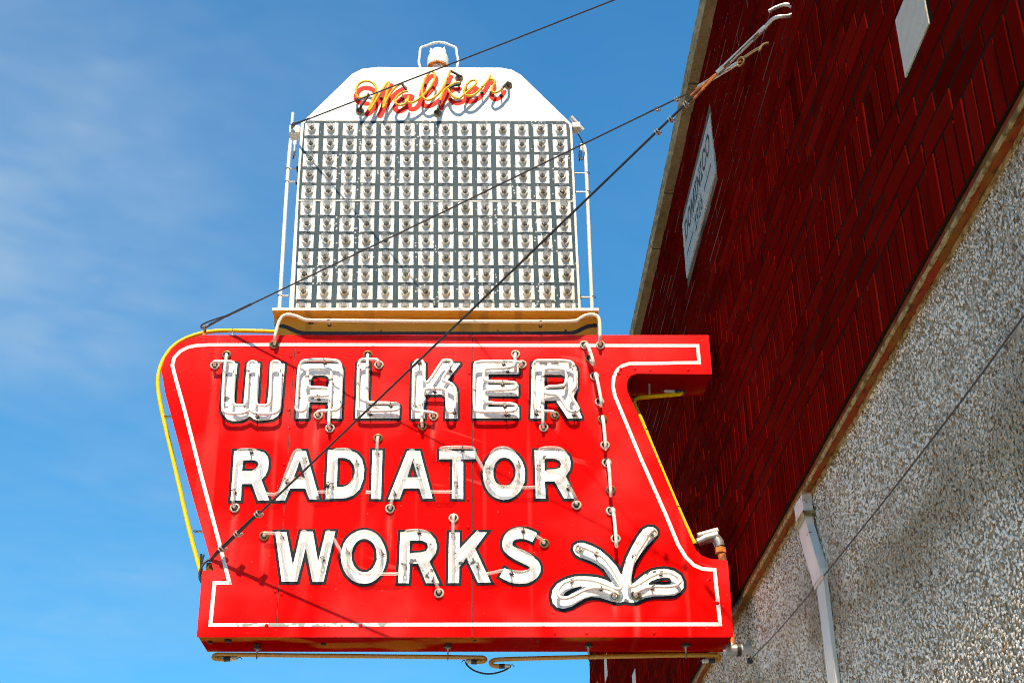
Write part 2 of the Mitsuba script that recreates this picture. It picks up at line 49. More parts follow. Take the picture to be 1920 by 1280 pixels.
    'SUPPORTS_RED': [(-986,37,4142),(-948,37,4142),(-891,37,4143),(-759,37,4142),(-844,37,3955),(-588,37,4195),(-651,37,4118),(-555,37,4105),(-604,37,4033),(-557,37,4010),(-513,37,4005),(-689,37,3989),(-448,37,4168),(-412,37,4158),(-315,37,4002),(-396,37,3966),(-204,37,4194),(-224,37,3990),(-187,37,3993),(-78,37,4160),(-139,37,4065),(-59,37,3971),(140,37,4188),(156,37,4156),(134,37,4096),(142,37,3999),(148,37,3961),(18,37,4057),(260,37,4173),(427,37,4165),(297,37,4117),(293,37,3997),(269,37,3965),(419,37,3961),(395,37,4136),(-910,32,3635),(-857,32,3803),(-645,32,3766),(-710,32,3678),(-552,32,3662),(-535,32,3659),(-441,32,3754),(-363,32,3797),(-199,32,3736),(-291,32,3627),(-52,32,3662),(-27,32,3813),(194,32,3745),(71,32,3720),(272,32,3732),(387,32,3646),(-716,32,3452),(-556,32,3362),(-464,32,3390),(-333,32,3385),(-245,32,3331),(-192,32,3468),(-135,32,3278),(-62,32,3453),(34,32,3333),(207,32,3473),(160,32,3303),(387,28,3272),(497,28,3240),(486,28,3377),(629,28,3366),(727,28,3299),(692,28,3243),(-577,43,4370),(294,43,4366)],
    'SUPPORTS_SCRIPT': [(-509,45,5547),(-399,45,5556),(-303,45,5555),(-202,45,5632),(-99,45,5632),(-85,45,5553),(-13,45,5600),(57,45,5587),(145,45,5575)],
    'CABINET': [(-1039,4323),(-1093,4322),(-1130,4312),(-1173,4295),(-1207,4265),(-1233,4222),(-1243,4171),(-1216,4063),(-1157,3888),(-1091,3689),(-993,3409),(-961,3319),(-1005,3319),(-1004,3072),(982,3059),(986,3349),(921,3357),(887,3371),(868,3392),(858,3418),(725,3819),(651,4030),(639,4063),(635,4092),(641,4123),(657,4144),(682,4154),(988,4151),(988,4323)],
    'PINSTRIPE': [(-699,4282),(-1068,4281),(-1111,4279),(-1149,4270),(-1178,4252),(-1199,4224),(-1204,4188),(-1183,4123),(-1134,3981),(-1047,3711),(-954,3433),(-903,3274),(-959,3275),(-961,3113),(940,3104),(936,3316),(890,3320),(858,3335),(828,3369),(803,3418),(764,3538),(680,3774),(589,4049),(583,4092),(588,4131),(603,4165),(624,4184),(655,4195),(943,4199),(942,4277)],
    'RIVETS': [(-728,4229),(-723,3990),(-726,3753),(-729,3240),(-705,3230),(-4,3605),(-4,3491),(619,4170),(676,4172),(741,4167),(895,4167),(689,3072),(-405,3107),(437,3074),(913,3280),(936,3185),(-925,3289),(-697,4251),(0,4151),(609,4150),(841,3560),(779,3728),(-753,3109),(318,3074)],
    'SEAMS': [[(-713,4319),(-718,3071)],[(16,4322),(8,3066)]],
    'RADIATOR': [(-754,4458),(-753,5106),(-755,5415),(-536,5694),(-492,5723),(-421,5734),(147,5734),(196,5723),(238,5693),(462,5418),(464,5139),(468,4459)],
    'BULB_PANEL': [(-734,4458),(-746,5106),(-743,5415),(-732,5432),(429,5437),(450,5418),(454,5389),(459,4459)],
    'CAP_TUBE': [(-230,5815),(-239,5850),(-234,5878),(-233,5926),(-224,5937),(-202,5944),(-173,5961),(-144,5967),(-115,5962),(-86,5945),(-66,5937),(-60,5921),(-60,5895),(-51,5858),(-58,5817)],
    'CAP': {'bottom':(-148,5818),'top':(-151,5923),'ears':[(-184,5931),(-119,5939)],'neckbottom':(-150,5807)},
    'SIDE_TUBE_L': [(-790,5365),(-788,5395),(-798,5404),(-809,5398),(-811,5371),(-813,5155),(-807,4513)],
    'SIDE_TUBE_R': [(506,5337),(507,5366),(515,5374),(524,5366),(528,5322),(525,4514)],
    'SIDE_BRACKETS_L': [[(-813,5235),(-765,5235)],[(-813,5165),(-766,5165)],[(-809,4583),(-761,4583)]],
    'SIDE_BRACKETS_R': [[(531,5218),(471,5217)],[(532,5117),(472,5117)],[(532,4579),(477,4579)]],
    'EDGE_L': [(-815,4401),(-985,4406),(-1063,4405),(-1118,4395),(-1157,4382),(-1199,4362),(-1240,4327),(-1266,4279),(-1279,4235),(-1284,4186),(-1277,4128),(-1254,4036),(-1173,3779),(-1097,3525),(-1035,3349)],
    'EDGE_R': [(873,4120),(884,4115),(874,4108),(745,4097),(698,4091),(681,4081),(681,4062),(697,4021),(755,3836),(833,3602),(885,3459)],
    'EDGE_B1': [(-900,3014),(-947,3013),(-962,3022),(-953,3031),(-921,3031),(40,3014),(54,3013),(62,3005),(50,2997),(10,2997)],
    'EDGE_B2': [(130,2980),(92,2980),(78,2991),(88,3003),(121,3007),(447,3013),(930,3019),(949,3011),(940,2996),(907,2995)],
    'CAPS': [[(-906,3014),(-870,3016)],[(16,2997),(-14,2999)],[(124,2980),(154,2981)],[(914,2995),(879,2993)],[(869,4120),(807,4123)],[(-790,5365),(-790,5304)],[(506,5343),(501,5299)]],
    'HANG_WIRE': [(-14,2997),(-8,2983),(20,2961),(74,2948),(130,2962),(156,2980)],
    'POSTS_B': [[(-798,3072),(-795,3023)],[(-81,3067),(-80,3012)],[(451,3062),(449,3010)],[(821,3061),(818,3014)]],
    'POSTS_SIDE': [[(-1233,4010),(-1197,4010)],[(-1069,3518),(-1034,3518)],[(-994,4406),(-992,4379)],[(752,4204),(745,4101)],[(723,3949),(685,3933)],[(830,3613),(795,3597)]],
    'EYE_TOP': (-1091,5214,4374),
    'EYE_TOP_BASE': (-1090,5216,4335),
    'WIRE_A': (-787,5200,5366),
    'HOOK_A': (1010,3539,4636),
    'HOOK_B': (1010,3845,4729),
    'LOW': (-987,5205,3360),
    'JOIN_B': (790,4111,4739),
    'FIT1': [(884,5330,3464),(932,5330,3486),(977,5330,3499),(984,5330,3472),(998,5330,3393)],
    'FIT2': [(1003,5330,3103),(1000,5330,3064),(988,5330,3045),(1018,5330,3043),(1071,5330,3040)],
    'CABLE': [(1060,2350,2881),(1060,2388,2882),(1060,2672,2882),(1060,3094,2891),(1060,3461,2901),(1060,4008,2922),(1060,4581,2941),(1060,5246,2989),(1060,5322,2997)],
}

YF = 5.2        # the red face of the blade sign
YR = 5.235      # the face of the radiator
YB = 5.42       # back of the blade sign
XF = 1.03       # face of the brickwork
XS = 1.072      # face of the pebbledash, under the lintel
ZL = 3.217      # underside of the brickwork


# ------------------------------------------------------------------ materials
def mat(name, base, rough=0.5, metal=0.0, spec=0.5, two=True, **k):
    b = base if isinstance(base, dict) else {'type': 'rgb', 'value': list(base)}
    m = {'type': 'principled', 'base_color': b, 'roughness': rough, 'metallic': metal, 'specular': spec, **k}
    scene['m_' + name] = {'type': 'twosided', 'bsdf': m} if two else m


RUNS = [(h[0] / 1000, h[2] / 1000, 0.10 + 0.17 * ((i * 7) % 5) / 4) for i, h in enumerate(DATA['HOUSINGS_RED']) if i % 2 == 0 and h[2] < 4290][:16]


def red_fn(p, n, uv):
    streak = noise(p.x * 13.0 + fbm(p.x * 4.0, 1.0, p.z * 5.0, 2) * 3.0, 3.0, p.z * 1.3)
    cloudy = fbm(p.x * 2.6 + 5.0, p.y * 2.0, p.z * 3.0, 4)
    chalk = smoothstep(0.45, 0.80, cloudy * 0.82 + streak * 0.22)
    high = smoothstep(3.9, 4.33, p.z) * 0.30
    c = mix((0.80, 0.0018, 0.0012), (0.80, 0.034, 0.034), dr.clip(chalk * 0.75 + high, 0, 1))
    mott = fbm(p.x * 30.0, p.y * 20.0, p.z * 30.0, 3)
    c = c * (0.88 + 0.24 * mott)
    run = smoothstep(0.74, 0.95, noise(p.x * 34.0, 9.0, p.z * 1.1)) * 0.10
    c = mix(c, (0.80, 0.16, 0.15), run)
    wash = mi.Float(0)
    for hx, hz, ln in RUNS:                     # chalky runs washed down from the electrode bushings
        wob = (noise(p.x * 3.0, 2.0, p.z * 14.0) - 0.5) * 0.012
        drop = hz - p.z
        wash += dr.exp(-dr.square((p.x - hx + wob) / 0.011)) * smoothstep(0.0, 0.03, drop) * (1 - smoothstep(ln * 0.3, ln, drop))
    c = mix(c, (0.80, 0.20, 0.19), dr.clip(wash, 0, 1) * (0.10 + 0.22 * noise(p.x * 150.0, 1.0, p.z * 7.0)))
    f1, f2, w = voronoi(p.x * 44.0 + p.y * 11.0, p.z * 36.0 + p.y * 13.0)
    fleck = dr.select((f1 < 0.02 + 0.5 * (w - 0.93)) & (w > 0.93), 1.0, 0.0)
    c = mix(c, (0.75, 0.45, 0.42), fleck * 0.8)
    scr = smoothstep(0.955, 0.985, noise(p.x * 22.0 + p.z * 60.0, p.z * 9.0, 4.0)) * 0.10
    c = mix(c, (0.72, 0.30, 0.28), scr)
    return c


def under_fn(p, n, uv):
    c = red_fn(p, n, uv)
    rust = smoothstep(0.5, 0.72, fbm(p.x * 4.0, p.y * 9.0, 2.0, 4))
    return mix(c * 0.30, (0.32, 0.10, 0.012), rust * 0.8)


def white_fn(p, n, uv):
    dirt = fbm(p.x * 9.0, p.y * 3.0, p.z * 7.0, 4)
    c = mix((0.80, 0.80, 0.79), (0.72, 0.73, 0.72), smoothstep(0.5, 0.85, dirt))
    chip = smoothstep(0.755, 0.785, fbm(p.x * 34.0, 1.0, p.z * 26.0, 3) * 0.62 + fbm(p.x * 5.0, 4.0, p.z * 5.0, 2) * 0.46)
    return mix(c, (0.12, 0.13, 0.14), chip)


def stripe_fn(p, n, uv):
    chip = smoothstep(0.66, 0.72, fbm(p.x * 40.0, 7.0, p.z * 40.0, 3) * 0.6 + fbm(p.x * 3.0, 2.0, p.z * 3.0, 2) * 0.48 - smoothstep(-0.5, 0.2, p.x) * 0.12)
    return mix((0.70, 0.70, 0.69), (0.30, 0.31, 0.30), chip)


def shell_fn(p, n, uv):
    spots = smoothstep(0.84, 0.88, fbm(p.x * 13.0, 3.0, p.z * 13.0, 3))
    c = mix((0.66, 0.66, 0.64), (0.60, 0.59, 0.55), fbm(p.x * 3.0, p.y * 3.0, p.z * 3.0, 3))
    return mix(c, (0.55, 0.42, 0.25), spots * 0.6)


def grey_fn(p, n, uv):
    a = fbm(p.x * 18.0, 2.0, p.z * 5.0, 4)
    c = mix((0.024, 0.054, 0.078), (0.056, 0.092, 0.118), a)
    f1, f2, w = voronoi(p.x * 70.0, p.z * 70.0)
    worn = smoothstep(0.45, 0.62, fbm(p.x * 6.0 + 3.0, 8.0, p.z * 6.0, 3))
    fleck = dr.select((f1 < 0.16 + 0.10 * worn) & (w > 0.93 - 0.22 * worn), 1.0, 0.0)
    return mix(c, (0.6, 0.62, 0.62), fleck * 0.75)


def yellow_fn(p, n, uv):
    a = fbm(p.x * 5.0, p.y * 8.0, p.z * 20.0, 4)
    c = mix((0.80, 0.46, 0.060), (0.66, 0.36, 0.050), a)
    drip = smoothstep(0.66, 0.85, noise(p.x * 30.0, 5.0, p.z * 2.0))
    c = mix(c, (0.30, 0.17, 0.05), drip * 0.4)
    spot = smoothstep(0.84, 0.88, fbm(p.x * 30.0, p.y * 30.0, p.z * 30.0, 2))
    return mix(c, (0.05, 0.03, 0.02), spot)


def rust_fn(p, n, uv):
    a = fbm(p.x * 30.0, p.y * 9.0, p.z * 30.0, 4)
    b = fbm(p.x * 60.0 + 4.0, p.y * 30.0, p.z * 60.0, 3)
    c = mix((0.20, 0.030, 0.009), (0.17, 0.070, 0.014), smoothstep(0.4, 0.62, a))
    return mix(c, (0.06, 0.02, 0.01), smoothstep(0.58, 0.74, b) * 0.7)


def pipe_rust_fn(p, n, uv):
    a = fbm(p.x * 40.0, p.y * 40.0, p.z * 40.0, 3)
    return mix((0.62, 0.20, 0.03), (0.22, 0.07, 0.02), smoothstep(0.4, 0.65, a))


def marble_fn(p, n, uv):
    v = fbm(p.y * 7.0, p.z * 5.0, p.y * 2.0, 4)
    vein = dr.exp(-dr.abs(dr.sin((p.z * 1.0 + p.y * 0.45) * 62.0 + v * 9.0)) * 7.0)
    return mix((0.44, 0.41, 0.34), (0.24, 0.21, 0.17), vein * 0.55 * smoothstep(0.35, 0.7, v))


def stone_fn(p, n, uv):
    a = fbm(p.x * 12.0, p.y * 12.0, p.z * 12.0, 4)
    b = fbm(p.x * 90.0, p.y * 90.0, p.z * 90.0, 2)
    c = mix((0.13, 0.095, 0.045), (0.27, 0.215, 0.125), a)
    return c * (0.75 + 0.5 * b)


def bead_fn(p, n, uv):
    a = fbm(p.x * 60.0, p.y * 60.0, p.z * 60.0, 3)
    return mix((0.30, 0.23, 0.11), (0.13, 0.085, 0.03), smoothstep(0.4, 0.7, a))


def mortar_fn(p, n, uv):
    a = fbm(p.x * 40.0, p.y * 14.0, p.z * 40.0, 3)
    pale = smoothstep(4.55, 4.75, p.z) * smoothstep(0.30, 0.55, fbm(p.y * 3.0, 4.0, p.z * 9.0, 3))
    return mix(mix((0.010, 0.006, 0.004), (0.022, 0.014, 0.009), a), (0.13, 0.10, 0.075), pale)


def brick_fn(p, n, uv):
    return mi.Color3f(1)


def spout_fn(p, n, uv):
    a = fbm(p.x * 20.0, p.y * 20.0, p.z * 8.0, 4)
    c = mix((0.66, 0.64, 0.60), (0.50, 0.47, 0.42), a)
    r = smoothstep(0.70, 0.78, fbm(p.x * 60.0, p.y * 60.0, p.z * 60.0, 2) * 0.7 + a * 0.35)
    return mix(c, (0.26, 0.13, 0.05), r)


def render_fn(p, n, uv):
    return mix((0.46, 0.39, 0.29), (0.20, 0.16, 0.11), fbm(p.x * 60.0, p.y * 60.0, p.z * 60.0, 3))


def pave_fn(p, n, uv):
    return mix((0.56, 0.51, 0.43), (0.42, 0.38, 0.31), fbm(p.x * 3.0, p.y * 3.0, 1.0, 5))


def road_fn(p, n, uv):
    return mix((0.105, 0.102, 0.096), (0.165, 0.158, 0.145), fbm(p.x * 2.0, p.y * 2.0, 1.0, 5))


mat('red', proc(red_fn), 0.32, spec=0.04)
mat('under', proc(under_fn), 0.6, spec=0.0)
mat('white', proc(white_fn), 0.34)
mat('stripe', proc(stripe_fn), 0.36)
mat('shell', proc(shell_fn), 0.32)
mat('square', (0.68, 0.68, 0.67), 0.40, spec=0.2)
mat('outline', (0.016, 0.021, 0.027), 0.42, spec=0.1)
mat('grey', proc(grey_fn), 0.45, spec=0.08)
mat('script', (0.60, 0.022, 0.016), 0.40, spec=0.06)
mat('yellow', proc(yellow_fn), 0.42, spec=0.08)
mat('black', (0.014, 0.014, 0.015), 0.40)
mat('rubber', (0.018, 0.018, 0.020), 0.55)
mat('dark', (0.010, 0.008, 0.006), 0.7)
mat('porcelain', (0.52, 0.49, 0.41), 0.25)
mat('ring', (0.66, 0.66, 0.62), 0.30)
mat('ring_worn', (0.56, 0.55, 0.51), 0.40)
mat('ring_grimy', (0.44, 0.41, 0.35), 0.50)
mat('brass', (0.30, 0.21, 0.09), 0.35, 0.6)
mat('steel', (0.48, 0.48, 0.47), 0.38, 0.75)
mat('wire', (0.060, 0.060, 0.062), 0.45, 0.5)
mat('screw', (0.22, 0.22, 0.21), 0.32, 0.85)
mat('white_glass', (0.74, 0.73, 0.70), 0.12, clearcoat=0.6, clearcoat_gloss=0.9)
mat('cream_glass', (0.74, 0.66, 0.53), 0.12, clearcoat=0.6, clearcoat_gloss=0.9)
mat('yellow_glass', (0.86, 0.56, 0.004), 0.10, clearcoat=0.6, clearcoat_gloss=0.9)
mat('shaded_yellow_glass', (0.42, 0.19, 0.010), 0.16, clearcoat=0.5, clearcoat_gloss=0.9)  # yellow glass darkened: shade under the cabinet put into its colour
mat('amber_glass', (0.80, 0.42, 0.006), 0.10, clearcoat=0.7, clearcoat_gloss=0.9)
mat('grey_paint', (0.45, 0.46, 0.45), 0.4)
mat('rust', proc(rust_fn), 0.6, spec=0.08)
mat('pipe_rust', proc(pipe_rust_fn), 0.55)
mat('marble', proc(marble_fn), 0.5, spec=0.1)
mat('stone', proc(stone_fn), 0.9, spec=0.05)
mat('bead', proc(bead_fn), 0.9, spec=0.1)
mat('mortar', proc(mortar_fn), 0.9, spec=0.02)
scene['m_brick'] = {'type': 'twosided', 'bsdf': {'type': 'diffuse', 'reflectance': {'type': 'mesh_attribute', 'name': 'vertex_color'}}}
mat('pebble', {'type': 'mesh_attribute', 'name': 'vertex_color'}, 0.6)
mat('spout', proc(spout_fn), 0.55)
mat('render', proc(render_fn), 0.95)
mat('pave', proc(pave_fn), 0.9)
mat('road', proc(road_fn), 0.9)
mat('cut_shadow', (0.055, 0.042, 0.026), 0.8)  # dark tone standing for shadow inside the engraved plaque lettering
scene['m_pane'] = {'type': 'thindielectric', 'int_ior': 1.5}
scene['m_bulb'] = {'type': 'blendbsdf', 'weight': 0.20, 'first': {'type': 'thindielectric', 'int_ior': 1.7},
                   'second': {'type': 'twosided', 'bsdf': {'type': 'principled', 'base_color': {'type': 'rgb', 'value': [0.30, 0.32, 0.33]}, 'roughness': 0.10, 'specular': 0.9}}}
mat('tube_haze', (0.74, 0.70, 0.66), 0.08, clearcoat=0.8, clearcoat_gloss=0.95)
scene['m_clear_glass'] = {'type': 'blendbsdf', 'weight': 0.27, 'first': {'type': 'thindielectric', 'int_ior': 1.5},
                          'second': {'type': 'twosided', 'bsdf': {'type': 'principled', 'base_color': {'type': 'rgb', 'value': [0.82, 0.80, 0.77]}, 'roughness': 0.12}}}
# ------------------------------------------------------------------ naming
count = {}


def fresh(key):
    if key not in count:
        count[key] = 0
        return key
    count[key] += 1
    return f'{key}_{count[key]:03d}'


def thing(name, label, cat, group=None):
    k = fresh(name)
    labels[k] = {'label': label, 'category': cat}
    if group:
        labels[k]['group'] = group
    return k


def put(parent, name, mesh, m, smooth=False, label=None, stuff=False, **kw):
    k = fresh(parent + '__' + name if parent else name)
    scene[k] = mikit.ply(mesh, 'm_' + m, smooth=smooth, **kw)
    if label or stuff:
        labels[k] = {}
        if label:
            labels[k]['label'] = label
        if stuff:
            labels[k]['kind'] = 'stuff'
    return k


# ------------------------------------------------------------------ shapes
def bx(x0, x1, y0, y1, z0, z1):
    m = trimesh.creation.box((x1 - x0, y1 - y0, z1 - z0))
    m.apply_translation(((x0 + x1) / 2, (y0 + y1) / 2, (z0 + z1) / 2))
    return m


def cat(ms):
    return trimesh.util.concatenate(ms)


def plate(poly, y0, y1):
    """A polygon drawn in (x, z) as a sheet whose face looks to -y, from y0 (front) to y1 (back)."""
    out = []
    for g in getattr(poly, 'geoms', [poly]):
        if g.area < 1e-7:
            continue
        m = trimesh.creation.extrude_polygon(g, y1 - y0, engine='earcut')
        v = m.vertices
        m = trimesh.Trimesh(np.column_stack([v[:, 0], y1 - v[:, 2], v[:, 1]]), m.faces, process=False)
        out.append(m)
    return cat(out)


def chaikin(p, n=2):
    p = [np.array(q, float) for q in p]
    for _ in range(n):
        q = [p[0]]
        for a, b in zip(p[:-1], p[1:]):
            q += [a * .75 + b * .25, a * .25 + b * .75]
        q.append(p[-1])
        p = q
    return np.array(p)


def sweep(p, r, sides=10, caps=True):
    p = np.asarray(p, float)
    keep = np.r_[True, np.linalg.norm(np.diff(p, axis=0), axis=1) > 1e-5]
    p = p[keep]
    t = np.gradient(p, axis=0)
    t /= np.linalg.norm(t, axis=1, keepdims=True) + 1e-12
    a = np.cross(t[0], [0, 0, 1.0] if abs(t[0][2]) < 0.9 else [0, 1.0, 0])
    a /= np.linalg.norm(a)
    A = [a]
    for i in range(1, len(p)):
        a = A[-1] - t[i] * (A[-1] @ t[i])
        A.append(a / (np.linalg.norm(a) + 1e-12))
    A = np.array(A)
    B = np.cross(t, A)
    th = np.arange(sides) * 2 * np.pi / sides
    rr = np.broadcast_to(np.asarray(r, float), (len(p),))[:, None, None]
    v = p[:, None] + rr * (np.cos(th)[None, :, None] * A[:, None] + np.sin(th)[None, :, None] * B[:, None])
    n, s = len(p), sides
    i, j = np.meshgrid(np.arange(n - 1), np.arange(s), indexing='ij')
    q = np.stack([i * s + j, i * s + (j + 1) % s, (i + 1) * s + (j + 1) % s, (i + 1) * s + j], -1).reshape(-1, 4)
    f = np.vstack([q[:, [0, 1, 2]], q[:, [0, 2, 3]]])
    v = v.reshape(-1, 3)
    if caps:
        v = np.vstack([v, p[0], p[-1]])
        k = np.arange(s)
        f = np.vstack([f, np.stack([np.full(s, n * s), (k + 1) % s, k], 1), np.stack([np.full(s, n * s + 1), (n - 1) * s + k, (n - 1) * s + (k + 1) % s], 1)])
    return trimesh.Trimesh(v, f, process=False)


def lathe(profile, centre, axis=(0, -1, 0), sides=20):
    """profile: (radius, height along axis)."""
    ax = np.array(axis, float) / np.linalg.norm(axis)
    a = np.cross(ax, [0, 0, 1.0] if abs(ax[2]) < 0.9 else [1.0, 0, 0])
    a /= np.linalg.norm(a)
    b = np.cross(ax, a)
    th = np.arange(sides) * 2 * np.pi / sides
    ring = np.cos(th)[:, None] * a + np.sin(th)[:, None] * b
    pr = np.asarray(profile, float)
    v = (np.asarray(centre, float) + pr[:, None, :1] * ring[None] + pr[:, None, 1:] * ax).reshape(-1, 3)
    n, s = len(pr), sides
    i, j = np.meshgrid(np.arange(n - 1), np.arange(s), indexing='ij')
    q = np.stack([i * s + j, i * s + (j + 1) % s, (i + 1) * s + (j + 1) % s, (i + 1) * s + j], -1).reshape(-1, 4)
    return trimesh.Trimesh(v, np.vstack([q[:, [0, 1, 2]], q[:, [0, 2, 3]]]), process=False)


def torus(centre, axis, R, r, n=18, s=7, arc=(0, 2 * math.pi)):
    ax = np.array(axis, float) / np.linalg.norm(axis)
    a = np.cross(ax, [0, 0, 1.0] if abs(ax[2]) < 0.9 else [1.0, 0, 0])
    a /= np.linalg.norm(a)
    b = np.cross(ax, a)
    th = np.linspace(arc[0], arc[1], n + 1)
    return sweep(np.asarray(centre) + R * (np.cos(th)[:, None] * a + np.sin(th)[:, None] * b), r, s)


def m2(pts):
    return [(x / 1000, z / 1000) for x, z in pts]


def m3(pts):
    return np.array(pts, float) / 1000


def at(pts, y):
    return [(x / 1000, y, z / 1000) for x, z in pts]


# ------------------------------------------------------------------ ground
def ground(name, x0, x1, y0, y1, z, m, thick=0.0):
    mesh = bx(x0, x1, y0, y1, z - thick, z) if thick else trimesh.Trimesh([(x0, y0, z), (x1, y0, z), (x1, y1, z), (x0, y1, z)], [(0, 1, 2), (0, 2, 3)], process=False)
    k = put(None, name, mesh, m)
    labels[k] = {'kind': 'structure', 'label': name.replace('_', ' '), 'category': name}


ground('road', -1500, 1500, -1500, 1500, -0.13, 'road')
ground('pavement', -2.6, XS - 0.01, -40, 60, 0.0, 'pave', 0.125)

# ------------------------------------------------------------------ brick building
B = thing('brick_building', 'dark red brick building with pale pebbledash below its lintel, right of the signs', 'building')
Y0, Y1 = -6.0, 12.1
Z_TOP = 5.565
W = put(B, 'wall', bx(XF + 0.0035, XF + 9, Y0, Y1, ZL + 0.022, Z_TOP), 'mortar')
COURSE = 0.066
plaque = (4.92, 5.815, 4.952, 5.250)          # y0, y1, z0, z1
tiles = [(2.478, 2.672, 3.682, 3.865), (8.76, 8.95, 3.682, 3.865), (10.55, 10.76, 4.261, 4.444), (11.42, 11.63, 4.261, 4.444), (13.0, 13.1, 3.7, 3.8)][:4]
holes = [plaque] + tiles
rects = []                                     # y0, y1, z0, z1, soldier
J = 0.0058


def course(z0, z1, length, shift, soldier=False):
    y = Y_START + shift
    while y < Y1:
        a, b = y + J, y + length - J
        y += length
        if b < Y_START:
            continue
        b = min(b, Y1 + 0.002)
        if b - a < 0.02:
            continue
        spans = [(a, b)]
        for h in holes:
            if h[2] < z1 - 0.004 and h[3] > z0 + 0.004:
                new = []
                for s, e in spans:
                    if e <= h[0] or s >= h[1]:
                        new.append((s, e))
                    else:
                        new += [(s, h[0] - 0.005), (h[1] + 0.005, e)]
                spans = [(s, e) for s, e in new if e - s > 0.018]
        for s, e in spans:
            lo, hi = z0 + J, z1 - J
            rects.append((s, e, lo, hi, soldier))


Y_START = 0.6
SOLDIER = [(ZL + 0.020, 3.418), (3.682, 3.865), (4.261, 4.444)]
for k, (a, b) in enumerate(SOLDIER):
    course(a, b, 0.066, 0.013 * k, True)
z = SOLDIER[0][1]
row = 0
while z < Z_TOP - 0.03:
    s = next((s for s in SOLDIER if abs(s[0] - z) < 0.004), None)
    if s:
        z = s[1]
        continue
    course(z, z + COURSE, 0.206, -0.206 * (0.5 if row % 2 else 0.0) - rng.uniform(0, 0.03))
    z += COURSE
    row += 1

V_BRICK = None


def brick_arrays(r):
    """Vertices and triangles of one brick: a face with a small arris all round, and four returns to the mortar."""
    y0, y1, z0, z1, sd = r
    out = rng.uniform(-0.0015, 0.0022)
    tilt = rng.uniform(-0.0012, 0.0012, 2)
    c = 0.0016
    wob = rng.uniform(-0.0012, 0.0012, 4)
    y0, y1, z0, z1 = y0 + wob[0], y1 + wob[1], z0 + wob[2], z1 + wob[3]
    x = XF - out
    cy = [(y0, z0), (y1, z0), (y1, z1), (y0, z1)]
    ci = [(y0 + c, z0 + c), (y1 - c, z0 + c), (y1 - c, z1 - c), (y0 + c, z1 - c)]
    f = lambda y, zz, d: (x + d + tilt[0] * (y - y0) / max(y1 - y0, 1e-3) + tilt[1] * (zz - z0) / (z1 - z0), y, zz)
    v = [f(y, q, 0) for y, q in ci] + [f(y, q, c * 0.8) for y, q in cy] + [(XF + 0.014, y, q) for y, q in cy]
    t = [(0, 2, 1), (0, 3, 2)]
    for i in range(4):
        j = (i + 1) % 4
        t += [(i, j, 4 + j), (i, 4 + j, 4 + i), (4 + i, 4 + j, 8 + j), (4 + i, 8 + j, 8 + i)]
    tone = rng.uniform(0.84, 1.14)
    warm = rng.uniform(0, 1)
    col = np.array([0.096 + 0.026 * warm, 0.0022 + 0.002 * warm, 0.0014 + 0.001 * warm]) * tone
    if rng.random() < 0.04:
        col *= 0.7
    return np.array(v), np.array(t), np.tile(col, (12, 1))


def spread(r):
    """How large a brick shows: its area over its squared distance from the pavement below, for what lies ahead in view."""
    y, zz = (r[0] + r[1]) / 2, (r[2] + r[3]) / 2
    ahead = y - 0.95 * (zz - ZL) - 1.95
    if ahead < -0.2:
        return 0
    dist2 = XF ** 2 + y ** 2 + (zz - 1.6) ** 2
    return (r[1] - r[0]) * (r[3] - r[2]) / dist2 * XF / math.sqrt(dist2)


order = sorted(range(len(rects)), key=lambda i: -spread(rects[i]))
alone = set(order[:300])
rest_v, rest_f, rest_c, at_ = [], [], [], 0
for i, r in enumerate(rects):
    v, f, c = brick_arrays(r)
    if i in alone:
        put(W, 'brick', (v, f), 'brick', color=c)
    else:
        rest_v.append(v); rest_f.append(f + at_); rest_c.append(c)
        at_ += len(v)
put(W, 'far_bricks', (np.vstack(rest_v), np.vstack(rest_f)), 'brick', color=np.vstack(rest_c), stuff=True, label='dark red bricks in courses further along the wall')
for y0, y1, z0, z1 in tiles:
    put(W, 'marble_tile', bx(XF - 0.0005, XF + 0.02, y0, y1, z0 + J, z1 - J), 'marble', label='white marble tile let into a soldier course')
# the name plaque, shadow in its cut letters painted as thin dark raised shapes
pq = put(B, 'name_plaque', bx(XF - 0.003, XF + 0.02, *plaque), 'marble', label='pale stone plaque with an incised name and year between dashes')


def wall_text(text, yc, zc, height, width):
    m = meshkit.text_mesh(text, height, 0.001, bold=True)
    v = np.array(m.vertices)
    w = v[:, 0].max() - v[:, 0].min()
    v[:, 0] = (v[:, 0] - v[:, 0].min()) * width / w
    # reading along the wall from far to near is left to right for someone who faces it
    return trimesh.Trimesh(np.column_stack([np.full(len(v), XF - 0.0036) - v[:, 2] * 0.6 + 0.0004, yc + width / 2 - v[:, 0], zc - height / 2 + v[:, 1]]), m.faces, process=False)


yc = (plaque[0] + plaque[1]) / 2
put(pq, 'lettering', wall_text('DOMINICO', yc, plaque[3] - 0.088, 0.092, 0.76), 'cut_shadow')
put(pq, 'year', wall_text('1916', yc, plaque[2] + 0.085, 0.075, 0.215), 'cut_shadow')
for s in (-1, 1):
    put(pq, 'dash', bx(XF - 0.0038, XF + 0.002, yc + s * 0.27 - 0.10, yc + s * 0.27 + 0.10, plaque[2] + 0.082, plaque[2] + 0.093), 'cut_shadow')
